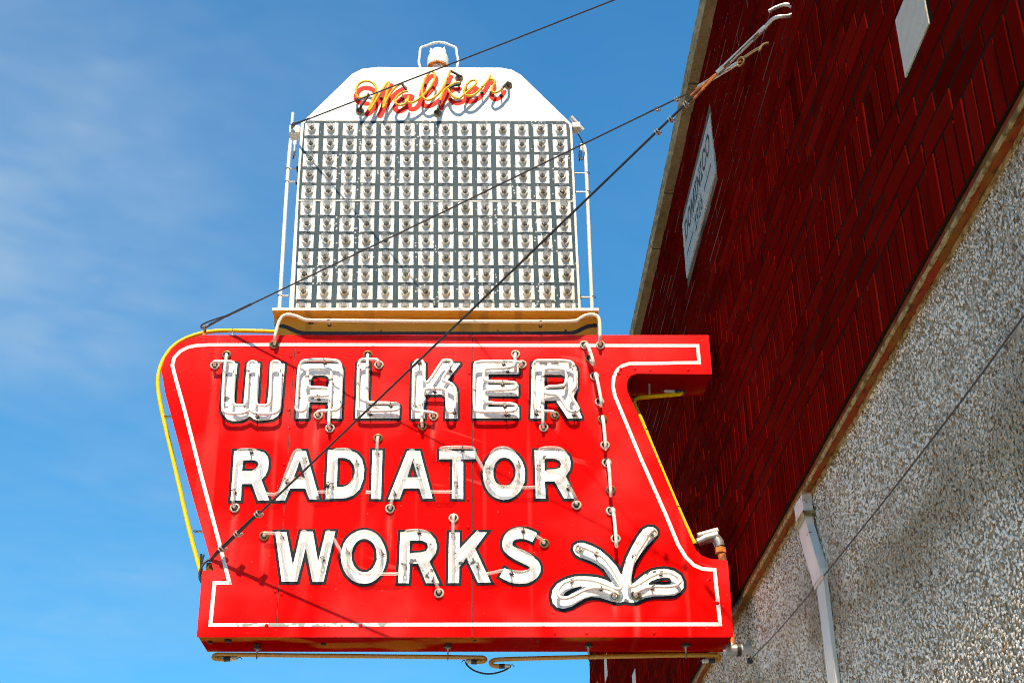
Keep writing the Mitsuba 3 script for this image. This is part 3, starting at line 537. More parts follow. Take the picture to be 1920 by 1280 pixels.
# coping stones
y = -2.0
joints = [5.128, 6.02, 6.56, 7.836]
edges = list(np.arange(5.128 - 0.87 * 8, 5.2, 0.87)) + joints[1:] + list(np.arange(7.836 + 0.9, Y1, 0.9)) + [Y1 + 0.03]
for a, b in zip(edges[:-1], edges[1:]):
    if b - a < 0.2:
        continue
    p = Polygon([(0.984, Z_TOP), (1.45, Z_TOP), (1.45, Z_TOP + 0.13), (0.984 + rng.uniform(-.002, .002), Z_TOP + 0.105)])
    m = trimesh.creation.extrude_polygon(p, b - a - 0.012, engine='earcut')
    m = m.subdivide_to_size(0.05)
    v = np.array(m.vertices)
    v = np.column_stack([v[:, 0], a + 0.006 + v[:, 2], v[:, 1]])
    v += (meshkit.fbm(v * 28, 3, seed=3)[:, None] - 0.5) * 0.007
    put(B, 'coping_stone', (v, m.faces[:, ::-1]), 'stone')
put(B, 'parapet', bx(1.46, XF + 8.9, Y0, Y1 - 0.01, Z_TOP + 0.002, Z_TOP + 0.09), 'stone')
# lintel: dark steel edge, rusty underside, mortar along both of its edges
put(B, 'lintel', bx(XF + 0.010, XS + 0.03, Y0, Y1 - 0.004, ZL, ZL + 0.0215), 'rust', label='rusty brown steel lintel under the brickwork')


def bead(x, zc, w, h, seed, y0=1.6, y1=12.0):
    n = int((y1 - y0) / 0.012)
    ys = np.linspace(y0, y1, n)
    q = np.stack([ys * 30, ys * 0, ys * 0], -1)
    ww = w * (0.55 + 0.9 * meshkit.fbm(q, 3, seed))
    hh = h * (0.55 + 0.9 * meshkit.fbm(q + 7, 3, seed + 1))
    ring = [(-1, 0), (-0.5, -1), (0.5, -1), (1, 0), (0.5, 0.8), (-0.5, 0.8)]
    v = np.stack([np.stack([x + a * ww, ys, zc + b * hh], -1) for a, b in ring], 1).reshape(-1, 3)
    i, j = np.meshgrid(np.arange(n - 1), np.arange(6), indexing='ij')
    f = np.stack([i * 6 + j, i * 6 + (j + 1) % 6, (i + 1) * 6 + (j + 1) % 6, (i + 1) * 6 + j], -1).reshape(-1, 4)
    return v, f


put(B, 'mortar_strip', bead(XF + 0.009, ZL - 0.002, 0.0045, 0.006, 3), 'bead')
put(B, 'mortar_fringe', bead(XS - 0.001, ZL - 0.002, 0.0045, 0.007, 9), 'bead')
# pebbledash
S = put(B, 'pebbledash', bx(XS + 0.004, XF + 8.95, Y0 + 0.02, Y1 - 0.02, -0.13, ZL - 0.001), 'render', label='pebbledash wall of white and tan chips')
N = 112000
py = 1.75 + (6.9 - 1.75) * rng.random(N) ** 1.25
pz = 2.05 + (ZL - 2.05) * rng.random(N)
# keep what can be seen from the pavement by a margin
ok = (pz > 1.95 + 0.10 * (py - 2))
py, pz = py[ok], pz[ok]
ico = trimesh.creation.icosahedron()
iv, if_ = np.array(ico.vertices), np.array(ico.faces)
n = len(py)
size = rng.uniform(0.0017, 0.0038, n) * (1 + 0.10 * (py - 2))
sc3 = np.stack([rng.uniform(.40, .70, n), rng.uniform(.7, 1.5, n), rng.uniform(.7, 1.5, n)], -1) * size[:, None]
ang = rng.uniform(0, 2 * np.pi, n)
jit = 1 + rng.uniform(-0.22, 0.22, (n, 12, 1))
pv = iv[None] * jit * sc3[:, None]
yy = pv[..., 1] * np.cos(ang)[:, None] - pv[..., 2] * np.sin(ang)[:, None]
zz = pv[..., 1] * np.sin(ang)[:, None] + pv[..., 2] * np.cos(ang)[:, None]
pv = np.stack([pv[..., 0] + XS + 0.002 + rng.uniform(-.0015, .0015, n)[:, None], yy + py[:, None], zz + pz[:, None]], -1)
pick = rng.random(n)
stain = meshkit.fbm(np.stack([py * 2.2, pz * 4.0, py * 0], -1), 4, seed=21)
palette = np.where(pick[:, None] < 0.62, [[0.82, 0.77, 0.69]], np.where(pick[:, None] < 0.80, [[0.58, 0.50, 0.39]], np.where(pick[:, None] < 0.92, [[0.33, 0.20, 0.075]], [[0.20, 0.14, 0.08]])))
ln = np.interp(py, [2.4, 3.4, 5.5], [2.80, 2.86, 3.00])      # a damp, browned streak below the cable
damp = np.exp(-((pz - ln + 0.10) / 0.13) ** 2) * np.clip((stain - 0.28) * 3.0, 0, 1)
palette = palette * (1 - damp[:, None] * np.array([[0.42, 0.50, 0.62]]))
palette = palette * rng.uniform(0.74, 1.00, (n, 1)) * (1.08 - 0.45 * np.clip((stain - 0.42) * 2.4, 0, 1))[:, None]
pc = np.repeat(palette[:, None], 12, 1).reshape(-1, 3)
pf = (if_[None] + 12 * np.arange(n)[:, None, None]).reshape(-1, 3)
put(S, 'stone_chips', (pv.reshape(-1, 3), pf), 'pebble', color=pc, stuff=True)

# ------------------------------------------------------------------ downspout
D = thing('downspout', 'bent white sheet metal downspout on the pebbledash under the rusty lintel', 'downspout')


def rect_sweep(path, wy, wx, ribs=0):
    """A flat ribbed pipe: section wy (along the wall) by wx (out from it) along a path of (x, y, z)."""
    k = 1 + 4 * ribs
    prof = []
    for i in range(k + 1):
        t = i / k - 0.5
        prof.append((-wx / 2 + (0.003 if ribs and i % 2 else 0), t * wy))
    prof += [(wx / 2, wy / 2), (wx / 2, -wy / 2)]
    prof = np.array(prof)
    p = np.array(path, float)
    v = np.stack([np.column_stack([q[0] + prof[:, 0], q[1] + prof[:, 1], np.full(len(prof), q[2]) + prof[:, 0] * q[3]]) for q in p])
    n, s = len(p), len(prof)
    i, j = np.meshgrid(np.arange(n - 1), np.arange(s), indexing='ij')
    f = np.stack([i * s + j, i * s + (j + 1) % s, (i + 1) * s + (j + 1) % s, (i + 1) * s + j], -1).reshape(-1, 4)
    return trimesh.Trimesh(v.reshape(-1, 3), np.vstack([f[:, [0, 1, 2]], f[:, [0, 2, 3]]]), process=False)


XO, YO, XD, YD = 1.0528, 4.194, 1.0655, 4.130
put(D, 'outlet', rect_sweep([(XO, YO, ZL - 0.001, 0), (XO, YO, ZL - 0.085, 0)], 0.113, 0.031), 'spout')
put(D, 'elbow', rect_sweep([(XO + 0.002, YO, ZL - 0.07, 0.0), (XO + 0.003, YO + .003, ZL - 0.105, 0.3), (XO + 0.004, YO - .010, ZL - 0.14, 0.3), (XO + 0.006, YO - 0.026, ZL - 0.18, 0.3), (XD - 0.006, YD + 0.014, ZL - 0.225, 0.2), (XD - 0.003, YD + 0.004, ZL - 0.262, 0.1), (XD - 0.002, YD, ZL - 0.29, 0)], 0.108, 0.024), 'spout')
put(D, 'pipe', rect_sweep([(XD, YD, ZL - 0.27, 0), (XD + 0.001, YD, ZL - 0.9, 0), (XD, YD, 0.1, 0)], 0.104, 0.013, 2), 'spout', label='ribbed straight pipe of the downspout')
put(D, 'strap', rect_sweep([(XO, YO, ZL - 0.062, 0), (XO, YO, ZL - 0.082, 0)], 0.120, 0.037), 'bead')
put(D, 'strap', rect_sweep([(XD - 0.001, YD, ZL - 0.268, 0), (XD, YD, ZL - 0.30, 0)], 0.118, 0.019), 'spout')

# ------------------------------------------------------------------ blade sign
N_ = thing('neon_sign', 'big red sign with white letters and neon tubing, standing out from the brick wall', 'neon sign')
cab = Polygon(chaikin(m2(DATA['CABINET'][:8]), 0).tolist() + m2(DATA['CABINET'][8:]))
inner = cab.buffer(-0.006, join_style=2)
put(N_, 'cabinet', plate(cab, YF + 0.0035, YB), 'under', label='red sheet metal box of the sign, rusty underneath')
# face panels, butted with narrow seams
(ax, az), (ax2, az2) = m2(DATA['SEAMS'][0])
(bx_, bz), (bx2, bz2) = m2(DATA['SEAMS'][1])
g = 0.0018
cuts = [Polygon([(-3, 5), (ax - g, 5), (ax - g, az), (ax2 - g, az2), (ax2 - g, 2), (-3, 2)]),
        Polygon([(ax + g, 5), (bx_ - g, 5), (bx2 - g, 2), (ax2 + g, 2), (ax2 + g, az2), (ax + g, az)]),
        Polygon([(bx_ + g, 5), (3, 5), (3, 2), (bx2 + g, 2)])]
lip = cab.buffer(0.004, join_style=2)
for cpoly in cuts:
    put(N_, 'face_panel', plate(lip.intersection(cpoly), YF, YF + 0.003), 'red')
put(N_, 'seam_backing', plate(inner, YF + 0.0032, YF + 0.0034), 'dark')
ps = LineString([*m2(DATA['PINSTRIPE']), m2(DATA['PINSTRIPE'])[0]]).buffer(0.0072, join_style=2)
put(N_, 'pinstripe', plate(ps, YF - 0.0012, YF - 0.0001), 'stripe', label='thin white line painted round the red face')
put(N_, 'rivets', cat([lathe([(0.0, 0.006), (0.0045, 0.005), (0.0075, 0.001), (0.0075, 0)], (x, YF, zq), sides=10) for x, zq in m2(DATA['RIVETS']) if inner.contains(Point(x, zq))]), 'red', smooth=30, stuff=True)

words = ['top', 'middle', 'bottom']
letter_keys = []
n_in = {}
for ch, w, outer, hl in DATA['LETTERS']:
    p = Polygon(m2(outer), [m2(h) for h in hl]).buffer(0)
    if w == 0:
        p = p.buffer(-0.002).buffer(0.002)
    d = 0.0100 if w == 0 else 0.0105
    out = p.buffer(d, join_style=2, mitre_limit=2.2)
    t = 0.005 if w == 0 else 0.0020
    n_in[(ch, w)] = n_in.get((ch, w), 0) + 1
    nth = 'second ' if n_in[(ch, w)] == 2 else ''
    k = put(N_, 'letter', plate(p, YF - t, YF - 0.0014), 'white', label=f'{nth}white letter {ch} of the {words[w]} word')
    put(k, 'outline', plate(out, YF - 0.0018, YF - 0.0002), 'outline')
    letter_keys.append(k)
fo, fh = DATA['FOUNTAIN']
fp = Polygon(m2(fo), [m2(h) for h in fh]).buffer(0).buffer(0.004).buffer(-0.004).buffer(-0.003).buffer(0.003)
FK = put(N_, 'fountain', plate(fp, YF - 0.003, YF - 0.0014), 'white', label='white splash of water with four curling jets')
put(FK, 'outline', plate(fp.buffer(0.0115), YF - 0.0018, YF - 0.0002), 'outline')

SIDES = 10
wi = 0
for kind, r, pts in DATA['TUBES_RED']:
    p = m3(pts)
    c = chaikin(p, 2)
    if kind in 'WALKER':
        put(letter_keys[wi], 'neon_tube', sweep(c, r / 1000, SIDES), 'white_glass', smooth=40)
        wi += 1
    elif kind == 'C':
        put(N_, 'neon_tube', sweep(c, r / 1000, SIDES, caps=False), 'clear_glass', smooth=40, label='clear unlit neon tube over the lower words')
        ends = [i for i in (0, -1) if abs(p[i][1] - YF) < 0.02]
        for i in ends:   # painted-out ends that turn into the housings
            q = p[:3] if i == 0 else p[-3:]
            q = chaikin(q, 2)
            q = q[:5] if i == 0 else q[-5:]
            put(N_, 'tube_end', sweep(q, r / 1000 + 0.0006, 8), 'grey_paint', smooth=40)
    elif kind == 'F':
        put(FK, 'neon_tube', sweep(c, r / 1000, SIDES), 'white_glass', smooth=40)
    elif kind == 'J':
        put(N_, 'drip_tube', sweep(chaikin(p, 3), r / 1000, SIDES), 'white_glass', smooth=40, label='short white tube in the row that drips to the splash')
    elif kind == 'B':
        put(N_, 'base_tube', sweep(chaikin(p, 3), r / 1000, SIDES), 'cream_glass', smooth=40, label='long cream tube under the radiator base')


def housing(parent, x, y, zq, s=1.0, ring='steel'):
    """A porcelain-lined electrode bushing: flange, raised lip, dark throat."""
    fl = lathe([(0.0125 * s, 0.0005), (0.0185 * s, 0.0012), (0.0195 * s, 0.0035), (0.0180 * s, 0.0065), (0.0145 * s, 0.0075), (0.0125 * s, 0.0055), (0.0120 * s, -0.002)], (x, y, zq), sides=20)
    k = put(parent, 'electrode_housing', fl, ring, smooth=50)
    put(k, 'throat', lathe([(0.0124 * s, 0.003), (0.010 * s, 0.0026), (0.0095 * s, 0.0005), (0.0, 0.0004)], (x, y, zq), sides=16), 'dark')


for i, (x, y, zq) in enumerate(DATA['HOUSINGS_RED']):
    fountain = i >= 24 and i < 28
    housing(FK if False else N_, x / 1000, y / 1000 - 0.0015, zq / 1000, 1.0, 'brass' if i % 3 == 1 else 'porcelain')


def support(parent, x, d, zq, yf, r):
    """Glass post with a foot on the face and a wire clasp round the tube."""
    y = yf - d
    k = put(parent, 'tube_support', sweep([(x, yf - 0.001, zq), (x, y + r, zq)], 0.0028, 7), 'porcelain', smooth=40)
    put(k, 'foot', cat([lathe([(0.0072, 0.0), (0.0066, 0.005), (0.0040, 0.010), (0.0, 0.0105)], (x, yf - 0.001, zq), sides=10),
                        sweep([(x - 0.009, yf - 0.005, zq + 0.003), (x + 0.010, yf - 0.006, zq - 0.004)], 0.0018, 5)]), 'rubber', smooth=40)
    ax = rng.uniform(-0.5, 0.5)
    put(k, 'clasp', torus((x, y, zq), (math.sin(ax), 0, math.cos(ax)) if rng.random() < 0.5 else (1, 0, 0.3), r + 0.0012, 0.0013, 14, 5), 'wire', smooth=40)


for x, d, zq in DATA['SUPPORTS_RED']:
    support(N_, x / 1000, d / 1000, zq / 1000, YF - 0.0015, 0.0068)

# yellow tubing round the edges
Y4 = 5.31
for nm, lab in (('EDGE_L', 'yellow neon tube round the outer edge of the sign'), ('EDGE_R', 'yellow neon tube along the inner edge of the sign'), ('EDGE_B1', 'yellow neon tube under the outer half of the sign'), ('EDGE_B2', 'yellow neon tube under the inner half of the sign')):
    put(N_, 'edge_tube', sweep(chaikin(at(DATA[nm], Y4), 2), 0.0085, 12), 'shaded_yellow_glass' if nm[5] == 'B' else 'yellow_glass', smooth=40, label=lab)
for i, c in enumerate(DATA['CAPS'][:5]):
    (xa, za), (xb, zb) = m2(c)
    e = np.array([xb - xa, 0, zb - za])
    a = np.array([xa, Y4, za])
    k = put(N_, 'tube_cap', sweep([a - e * 0.4, a + e * 0.3], 0.0092, 10), 'rubber', smooth=40)
    put(k, 'electrode', sweep([a + e * 0.25, a + e * 0.9, a + e], [0.0075, 0.0075, 0.004], 10), 'porcelain', smooth=40)
    put(k, 'lead', sweep(chaikin([a + e, a + e * 1.25 + [0, 0, 0.006], a + e * 1.5 + [0, 0, -0.004]], 2), 0.0016, 6), 'rubber')
put(N_, 'loose_lead', sweep(chaikin(at(DATA['HANG_WIRE'], Y4), 3), 0.0034, 8), 'rubber', smooth=40, label='black wire sagging between the two lower tubes')
for seg in DATA['POSTS_B']:
    (xa, za), (xb, zb) = m2(seg)
    k = put(N_, 'tube_support', sweep([(xa, Y4, 3.075), (xa, Y4, zb + 0.004)], 0.0035, 7), 'porcelain', smooth=40)
    put(k, 'foot', cat([bx(xa - 0.009, xa + 0.009, Y4 - 0.02, Y4 + 0.02, 3.05, 3.066), bx(xa - 0.016, xa + 0.016, Y4 - 0.003, Y4 + 0.003, 3.052, 3.058)]), 'rubber')
    put(k, 'clasp', torus((xa, Y4, zb), (1, 0, 0), 0.0095, 0.0014, 14, 5), 'wire')
for (xa, za), (xb, zb) in [m2(q) for q in DATA['POSTS_SIDE']]:
    k = put(N_, 'tube_support', sweep([(xa, Y4, za), (xb, Y4, zb)], 0.0040, 7), 'porcelain', smooth=40)
    put(k, 'clasp', torus((xa, Y4, za), (0.25, 0, 1) if abs(xb - xa) > abs(zb - za) else (1, 0, 0), 0.0095, 0.0014, 14, 5), 'wire')
    put(k, 'collar', sweep([(xa * .78 + xb * .22, Y4, za * .78 + zb * .22), (xa * .5 + xb * .5, Y4, za * .5 + zb * .5)], 0.0058, 8), 'steel', smooth=40)
# drain holes and bolt heads of the underside
zb = 3.0675
for x, y, r in ((-0.90, 5.25, 0.014), (0.80, 5.25, 0.013), (-0.55, 5.30, 0.010), (0.02, 5.26, 0.007), (0.26, 5.27, 0.008), (0.42, 5.33, 0.006), (0.88, 5.28, 0.008), (-0.97, 5.27, 0.010)):
    put(N_, 'bolt', lathe([(r, 0.0), (r, 0.004), (r * 0.6, 0.006), (0, 0.006)], (x, y, zb), axis=(0, 0, -1), sides=10), 'dark', smooth=30)
# yellow base under the radiator
prof = [(-0.812, 4.425), (0.538, 4.425), (0.530, 4.300), (-0.800, 4.300)]
put(N_, 'radiator_base', plate(Polygon(prof), YR, YB - 0.02), 'yellow', label='mustard yellow plinth with a black band')
band = LineString(chaikin([(-0.808, 4.388), (-0.790, 4.389), (-0.765, 4.386), (-0.73, 4.368), (-0.70, 4.355), (-0.66, 4.352), (0.40, 4.352), (0.44, 4.356), (0.475, 4.378), (0.50, 4.388), (0.533, 4.392)], 3)).buffer(0.0085, cap_style=2)
put(N_, 'plinth_band', plate(band.intersection(Polygon(prof)), YR - 0.0015, YR - 0.0002), 'black')

# ------------------------------------------------------------------ radiator sign on top
R = thing('radiator_sign', 'white radiator shaped sign with rows of clear bulbs, standing on the red sign', 'illuminated sign')
rad = Polygon(m2(DATA['RADIATOR'])).buffer(0)
put(R, 'shell', plate(rad, YR + 0.004, 5.405), 'shell')
panel = Polygon(m2(DATA['BULB_PANEL']))
frame = rad.difference(panel.buffer(-0.001))
put(R, 'front', plate(frame, YR, YR + 0.0045), 'shell', label='white front with a tank shaped top')
put(R, 'flange', bx(-0.812, 0.537, 5.166, 5.412, 4.425, 4.4345), 'yellow', label='flange with a white lip that overhangs the plinth')
put(R, 'flange_lip', bx(-0.8125, 0.5375, 5.1645, 5.1662, 4.423, 4.4352), 'shell')
zs = 5.048
up_p = panel.intersection(sbox(-2, zs + 0.0012 - 0.0436, 2, 7))
lo_p = panel.intersection(sbox(-2, 3, 2, zs - 0.0012 - 0.0436))
PK = put(R, 'bulb_panel', plate(up_p, YR + 0.001, YR + 0.004), 'grey')
put(R, 'bulb_panel', plate(lo_p, YR + 0.001, YR + 0.004), 'grey')
put(R, 'panel_seam', bx(-0.745, 0.460, YR - 0.002, YR + 0.002, zs - 0.0436 - 0.0028, zs - 0.0436 + 0.0028), 'shell')
glass_profile = [(0.0085, 0.012), (0.0105, 0.020), (0.0150, 0.030), (0.0172, 0.039), (0.0168, 0.047), (0.0135, 0.0545), (0.0075, 0.0585), (0.0, 0.0595)]
ring_profile = [(0.0195, -0.0005), (0.0195, 0.003), (0.0178, 0.0055), (0.0150, 0.0062), (0.0158, 0.011), (0.0145, 0.0128), (0.0118, 0.0124), (0.0112, 0.004)]
base_profile = [(0.0112, 0.004), (0.0, 0.0042)]
screw_profile = [(0.0080, 0.0045), (0.0086, 0.010), (0.0078, 0.0125), (0.0035, 0.014), (0.0032, 0.025), (0.0018, 0.030), (0.0, 0.031)]
gm, rm, bm, sm = (lathe(p, (0, 0, 0), sides=s) for p, s in ((glass_profile, 16), (ring_profile, 18), (base_profile, 14), (screw_profile, 10)))
parts = [('glass', mikit.ply(gm, 'm_bulb', smooth=60)), ('socket_ring', mikit.ply(rm, 'm_ring', smooth=50)), ('socket', mikit.ply(bm, 'm_dark')), ('screw_base', mikit.ply(sm, 'm_screw', smooth=50))]
sq = [mikit.ply(plate(Polygon([(-0.0315 + a, -0.0335 + b), (0.0315 + c, -0.0335 - b), (0.0315 - a, 0.0335 + c), (-0.0315 - c, 0.0335 - a)]), -0.0012, 0.0010), 'm_square') for a, b, c in ((0, 0, 0), (0.0012, 0.0006, -0.0006), (-0.0008, 0.001, 0.001), (0.0006, -0.0009, 0.0012))]
for j in range(12):
    for i in range(14):
        x = -0.7045 + 0.0853 * i + 0.0008 * (j - 2)
        x = -0.704 + (0.405 + 0.704) / 13 * i + (0.0095 * j / 10) * 0.9
        zq = 5.383 - 0.08365 * j
        to = T().translate([x, YR + 0.001, zq])
        key = fresh(R + '__light_bulb')
        for nm, d in parts:
            t = T().translate([x + rng.uniform(-.0006, .0006), YR - 0.0006, zq]) @ T().rotate([1, 0, 0], float(rng.uniform(-5, 5))) @ T().rotate([0, 0, 1], float(rng.uniform(-5, 5)))
            if nm == 'glass' or nm == 'screw_base':
                tt = t
            else:
                tt = T().translate([x, YR - 0.0006, zq])
                if nm == 'socket_ring':
                    d = {**d, 'bsdf': {'type': 'ref', 'id': ('m_ring', 'm_ring', 'm_ring_worn', 'm_ring', 'm_ring_worn', 'm_ring_grimy')[int(rng.integers(0, 6))]}}
            scene[f'{key}__{nm}'] = {**d, 'to_world': tt}
        k = fresh(PK + '__white_square')
        scene[k] = {**sq[(i * 7 + j * 3) % 4], 'to_world': T().translate([x, YR, zq])}
# red script painted on the tank, and its amber tubing
st = unary_union([LineString(chaikin(m2(p), 3)).buffer(w / 1640) for w, p in DATA['SCRIPT_STROKES']])
SK = put(R, 'script', plate(st, YR - 0.0014, YR - 0.0002), 'script', label='red brush script name across the white tank')
for kind, r, pts in DATA['TUBES_SCRIPT']:
    p = chaikin(m3(pts), 2)
    if kind == 'Y':
        put(SK, 'neon_tube', sweep(p, r / 1000, 10), 'amber_glass', smooth=40)
    else:
        put(SK, 'blocked_tube', sweep(p, r / 1000 + 0.0004, 10), 'rubber', smooth=40)
for x, y, zq in DATA['HOUSINGS_SCRIPT']:
    housing(R, x / 1000, YR - 0.0004, zq / 1000, 0.95, 'brass')
for x, d, zq in DATA['SUPPORTS_SCRIPT']:
    support(R, x / 1000, d / 1000, zq / 1000, YR - 0.0006, 0.0048)
# filler cap
cx, cz0 = DATA['CAP']['bottom'][0] / 1000, DATA['CAP']['bottom'][1] / 1000
ztop = DATA['CAP']['top'][1] / 1000
h = ztop - cz0
C_ = (cx, 5.34, cz0)
cap = put(R, 'filler_cap', lathe([(0.049, 0.0), (0.0505, 0.010), (0.050, 0.045), (0.045, 0.062), (0.036, h - 0.022), (0.028, h - 0.008), (0.014, h), (0, h)], C_, axis=(0, 0, 1), sides=28), 'shell', smooth=45, label='white radiator filler cap with two pointed ears')
put(cap, 'skirt', cat([lathe([(0.0495, 0.002), (0.046, -0.004), (0.036, 0.003), (0.024, 0.003)], C_, axis=(0, 0, 1), sides=28)] + [lathe([(0.0045, -0.007), (0.0045, 0.006)], (cx + 0.0455 * math.cos(a), 5.34 + 0.0455 * math.sin(a), cz0), axis=(0, 0, 1), sides=6) for a in np.arange(26) * 2 * math.pi / 26]), 'pipe_rust', label='rusty fluted underside of the cap')
put(cap, 'neck', lathe([(0.026, -0.11), (0.026, 0.003)], C_, axis=(0, 0, 1), sides=20), 'shell', smooth=50)
for (xe, ze), lean in zip(m2(DATA['CAP']['ears']), (-1, 1)):
    bxx = cx + lean * 0.022
    v = np.array([(xe, 5.338, ze), (bxx - 0.017, 5.326, cz0 + h * 0.74), (bxx + 0.017, 5.326, cz0 + h * 0.74), (bxx + 0.017, 5.354, cz0 + h * 0.74), (bxx - 0.017, 5.354, cz0 + h * 0.74)])
    put(cap, 'ear', (v, np.array([(0, 1, 2), (0, 2, 3), (0, 3, 4), (0, 4, 1), (1, 3, 2), (1, 4, 3)])), 'shell')
ct = chaikin(at(DATA['CAP_TUBE'], 5.34), 2)
put(R, 'cap_tube', sweep(np.vstack([ct[0] - [0, 0, 0.09], ct, ct[-1] - [0, 0, 0.09]]), 0.0062, 10), 'white_glass', smooth=40, label='white tube that outlines the filler cap')
Y3 = 5.33
for nm, br, lab in (('SIDE_TUBE_L', 'SIDE_BRACKETS_L', 'outer'), ('SIDE_TUBE_R', 'SIDE_BRACKETS_R', 'inner')):
    p = chaikin(at(DATA[nm], Y3), 2)
    p[-1][2] = 4.436
    put(R, 'side_tube', sweep(p, 0.0085, 12), 'white_glass', smooth=40, label=f'white tube standing off the {lab} side of the radiator')
    for q in DATA[br]:
        (xa, za), (xb, zb_) = m2(q)
        k = put(R, 'tube_support', sweep([(xa, Y3, za), (xb, Y3, zb_)], 0.0042, 7), 'steel', smooth=40)
        put(k, 'clasp', torus((xa, Y3, za), (0.1, 0, 1), 0.0098, 0.0016, 14, 5), 'wire')
        s = 1 if xb > xa else -1
        put(k, 'foot', bx(xb - 0.006 - (0.003 if s > 0 else -0.003), xb + 0.004, Y3 - 0.012, Y3 + 0.012, zb_ - 0.007, zb_ + 0.007), 'rubber')
for c in DATA['CAPS'][5:]:
    (xa, za), (xb, zb_) = m2(c)
    k = put(R, 'tube_cap', sweep([(xa, Y3, za), (xb, Y3, zb_)], 0.0078, 10), 'steel', smooth=40)
    put(k, 'lead', sweep([(xb, Y3, zb_), (xb - 0.004, Y3, zb_ - 0.014)], 0.003, 6), 'rubber')
xr = DATA['CAPS'][6][0][0] / 1000
zr = DATA['CAPS'][6][1][1] / 1000
put(R, 'lead_wire', sweep(chaikin([(0.47, 5.30, 5.44), (0.50, 5.31, 5.415), (0.525, 5.33, 5.36), (0.522, 5.33, 5.30), (xr, Y3, zr - 0.01)], 3), 0.0034, 7), 'rubber', smooth=40)
put(R, 'corner_bracket', bx(-0.802, -0.757, 5.215, 5.275, 5.353, 5.392), 'shell')
put(R, 'corner_bracket', cat([bx(0.465, 0.500, 5.235, 5.29, 5.405, 5.43), sweep([(0.458, 5.23, 5.455), (0.513, 5.26, 5.402)], 0.010, 8)]), 'shell')
put(R, 'wire_eye', sweep([(-0.790, 5.205, 5.386), (-0.790, 5.205, 5.452)], 0.0065, 8), 'shell')

# ------------------------------------------------------------------ guy wires and their fittings
P = {k: m3(DATA[k]) for k in ('EYE_TOP', 'EYE_TOP_BASE', 'WIRE_A', 'HOOK_A', 'HOOK_B', 'LOW', 'JOIN_B')}


def clamp(parent, a, d, s=1.0):
    d = d / np.linalg.norm(d)
    k = put(parent, 'clamp', cat([torus(a - d * 0.006 * s, d, 0.0085 * s, 0.0028 * s, 14, 6), torus(a + d * 0.006 * s, d, 0.0085 * s, 0.0028 * s, 14, 6)]), 'steel', smooth=40)
    u = np.cross(d, [0, 0, 1.0])
    u /= np.linalg.norm(u)
    put(k, 'nut', cat([lathe([(0, 0), (0.0062 * s, 0), (0.0062 * s, 0.011 * s), (0, 0.011 * s)], a + sg * d * 0.006 * s - u * 0.010 * s, axis=-u, sides=6) for sg in (-1, 1)]), 'steel')


def turnbuckle(parent, a, b, s=1.0, m='steel'):
    d = (b - a) / np.linalg.norm(b - a)
    u = np.cross(d, [0, 0, 1.0])
    u /= np.linalg.norm(u)
    L = np.linalg.norm(b - a)
    k = put(parent, 'turnbuckle', cat([sweep([a + u * q, b + u * q], 0.0052 * s, 8) for q in (-0.009 * s, 0.009 * s)] + [sweep([e - d * 0.014, e + d * 0.014], 0.013 * s, 10) for e in (a, b)]), m, smooth=40)
    put(k, 'threaded_rod', sweep([a - d * 0.03, a + d * L * 0.22], 0.0048 * s, 8), 'pipe_rust', smooth=40)
    put(k, 'threaded_rod', sweep([b - d * L * 0.22, b + d * 0.03], 0.0048 * s, 8), 'pipe_rust', smooth=40)


# upper wire, from the radiator's shoulder up to the wall ahead of the camera's frame
A = thing('guy_wire', 'thin guy wire from the left shoulder of the radiator sign, crossing the red script', 'wire')
a0 = np.array([-0.790, 5.200, 5.378])
dA = np.array([0.7366, -0.6572, -0.1598])
a1 = a0 + dA * ((XF - a0[0]) / dA[0])
put(A, 'strand', sweep([a0, a0 * 0.5 + a1 * 0.5 - [0, 0, 0.004], a1], 0.0032, 7), 'wire', smooth=40)
put(A, 'loop', cat([torus(a0 + dA * 0.01, np.cross(dA, [0, 0, 1.0]), 0.012, 0.003, 14, 6), sweep([a0 + dA * 0.02 + [0, 0, .004], a0 + dA * 0.12], 0.0045, 7)]), 'wire', smooth=40)
put(A, 'wall_eye', torus(a1 - dA * 0.01, np.cross(dA, [0, 0, 1.0]), 0.02, 0.005, 14, 6), 'steel', smooth=40)

# middle wire, from the eye on top of the red sign
Bw = thing('guy_wire', 'guy wire from the rusty eye atop the red sign, across the bulbs, to the wall', 'wire')
e, jn, hb = P['EYE_TOP'], P['JOIN_B'], P['HOOK_B']
d = (jn - e) / np.linalg.norm(jn - e)
put(Bw, 'strand', sweep([e + d * 0.02, (e + jn) / 2 - [0, 0, 0.003], jn], 0.0033, 7), 'wire', smooth=40)
put(Bw, 'thimble', cat([sweep(chaikin([e + d * 0.13, e + d * 0.05 + [0, 0, 0.012], e + [-.012, 0, 0.012], e + [-0.018, 0, -0.004], e + [-0.002, 0, -0.010], e + d * 0.05 - [0, 0, 0.004], e + d * 0.13], 3), 0.0035, 7), sweep([e + d * 0.11, e + d * 0.24], 0.0050, 8)]), 'wire', smooth=40)
put(Bw, 'eye', cat([torus(e - [0, 0, 0.012], (1, 0, 0.2), 0.014, 0.005, 14, 7), sweep([e - [0, 0, 0.024], P['EYE_TOP_BASE'] - [0, 0, 0.01]], 0.008, 8)]), 'pipe_rust', smooth=40, label='rusty eye on top of the sign')
d2 = (hb - jn) / np.linalg.norm(hb - jn)
L2 = np.linalg.norm(hb - jn)
turnbuckle(Bw, jn + d2 * 0.03 + d2 * 0.03, jn + d2 * L2 * 0.62, 0.62)
q = jn + d2 * L2 * 0.70
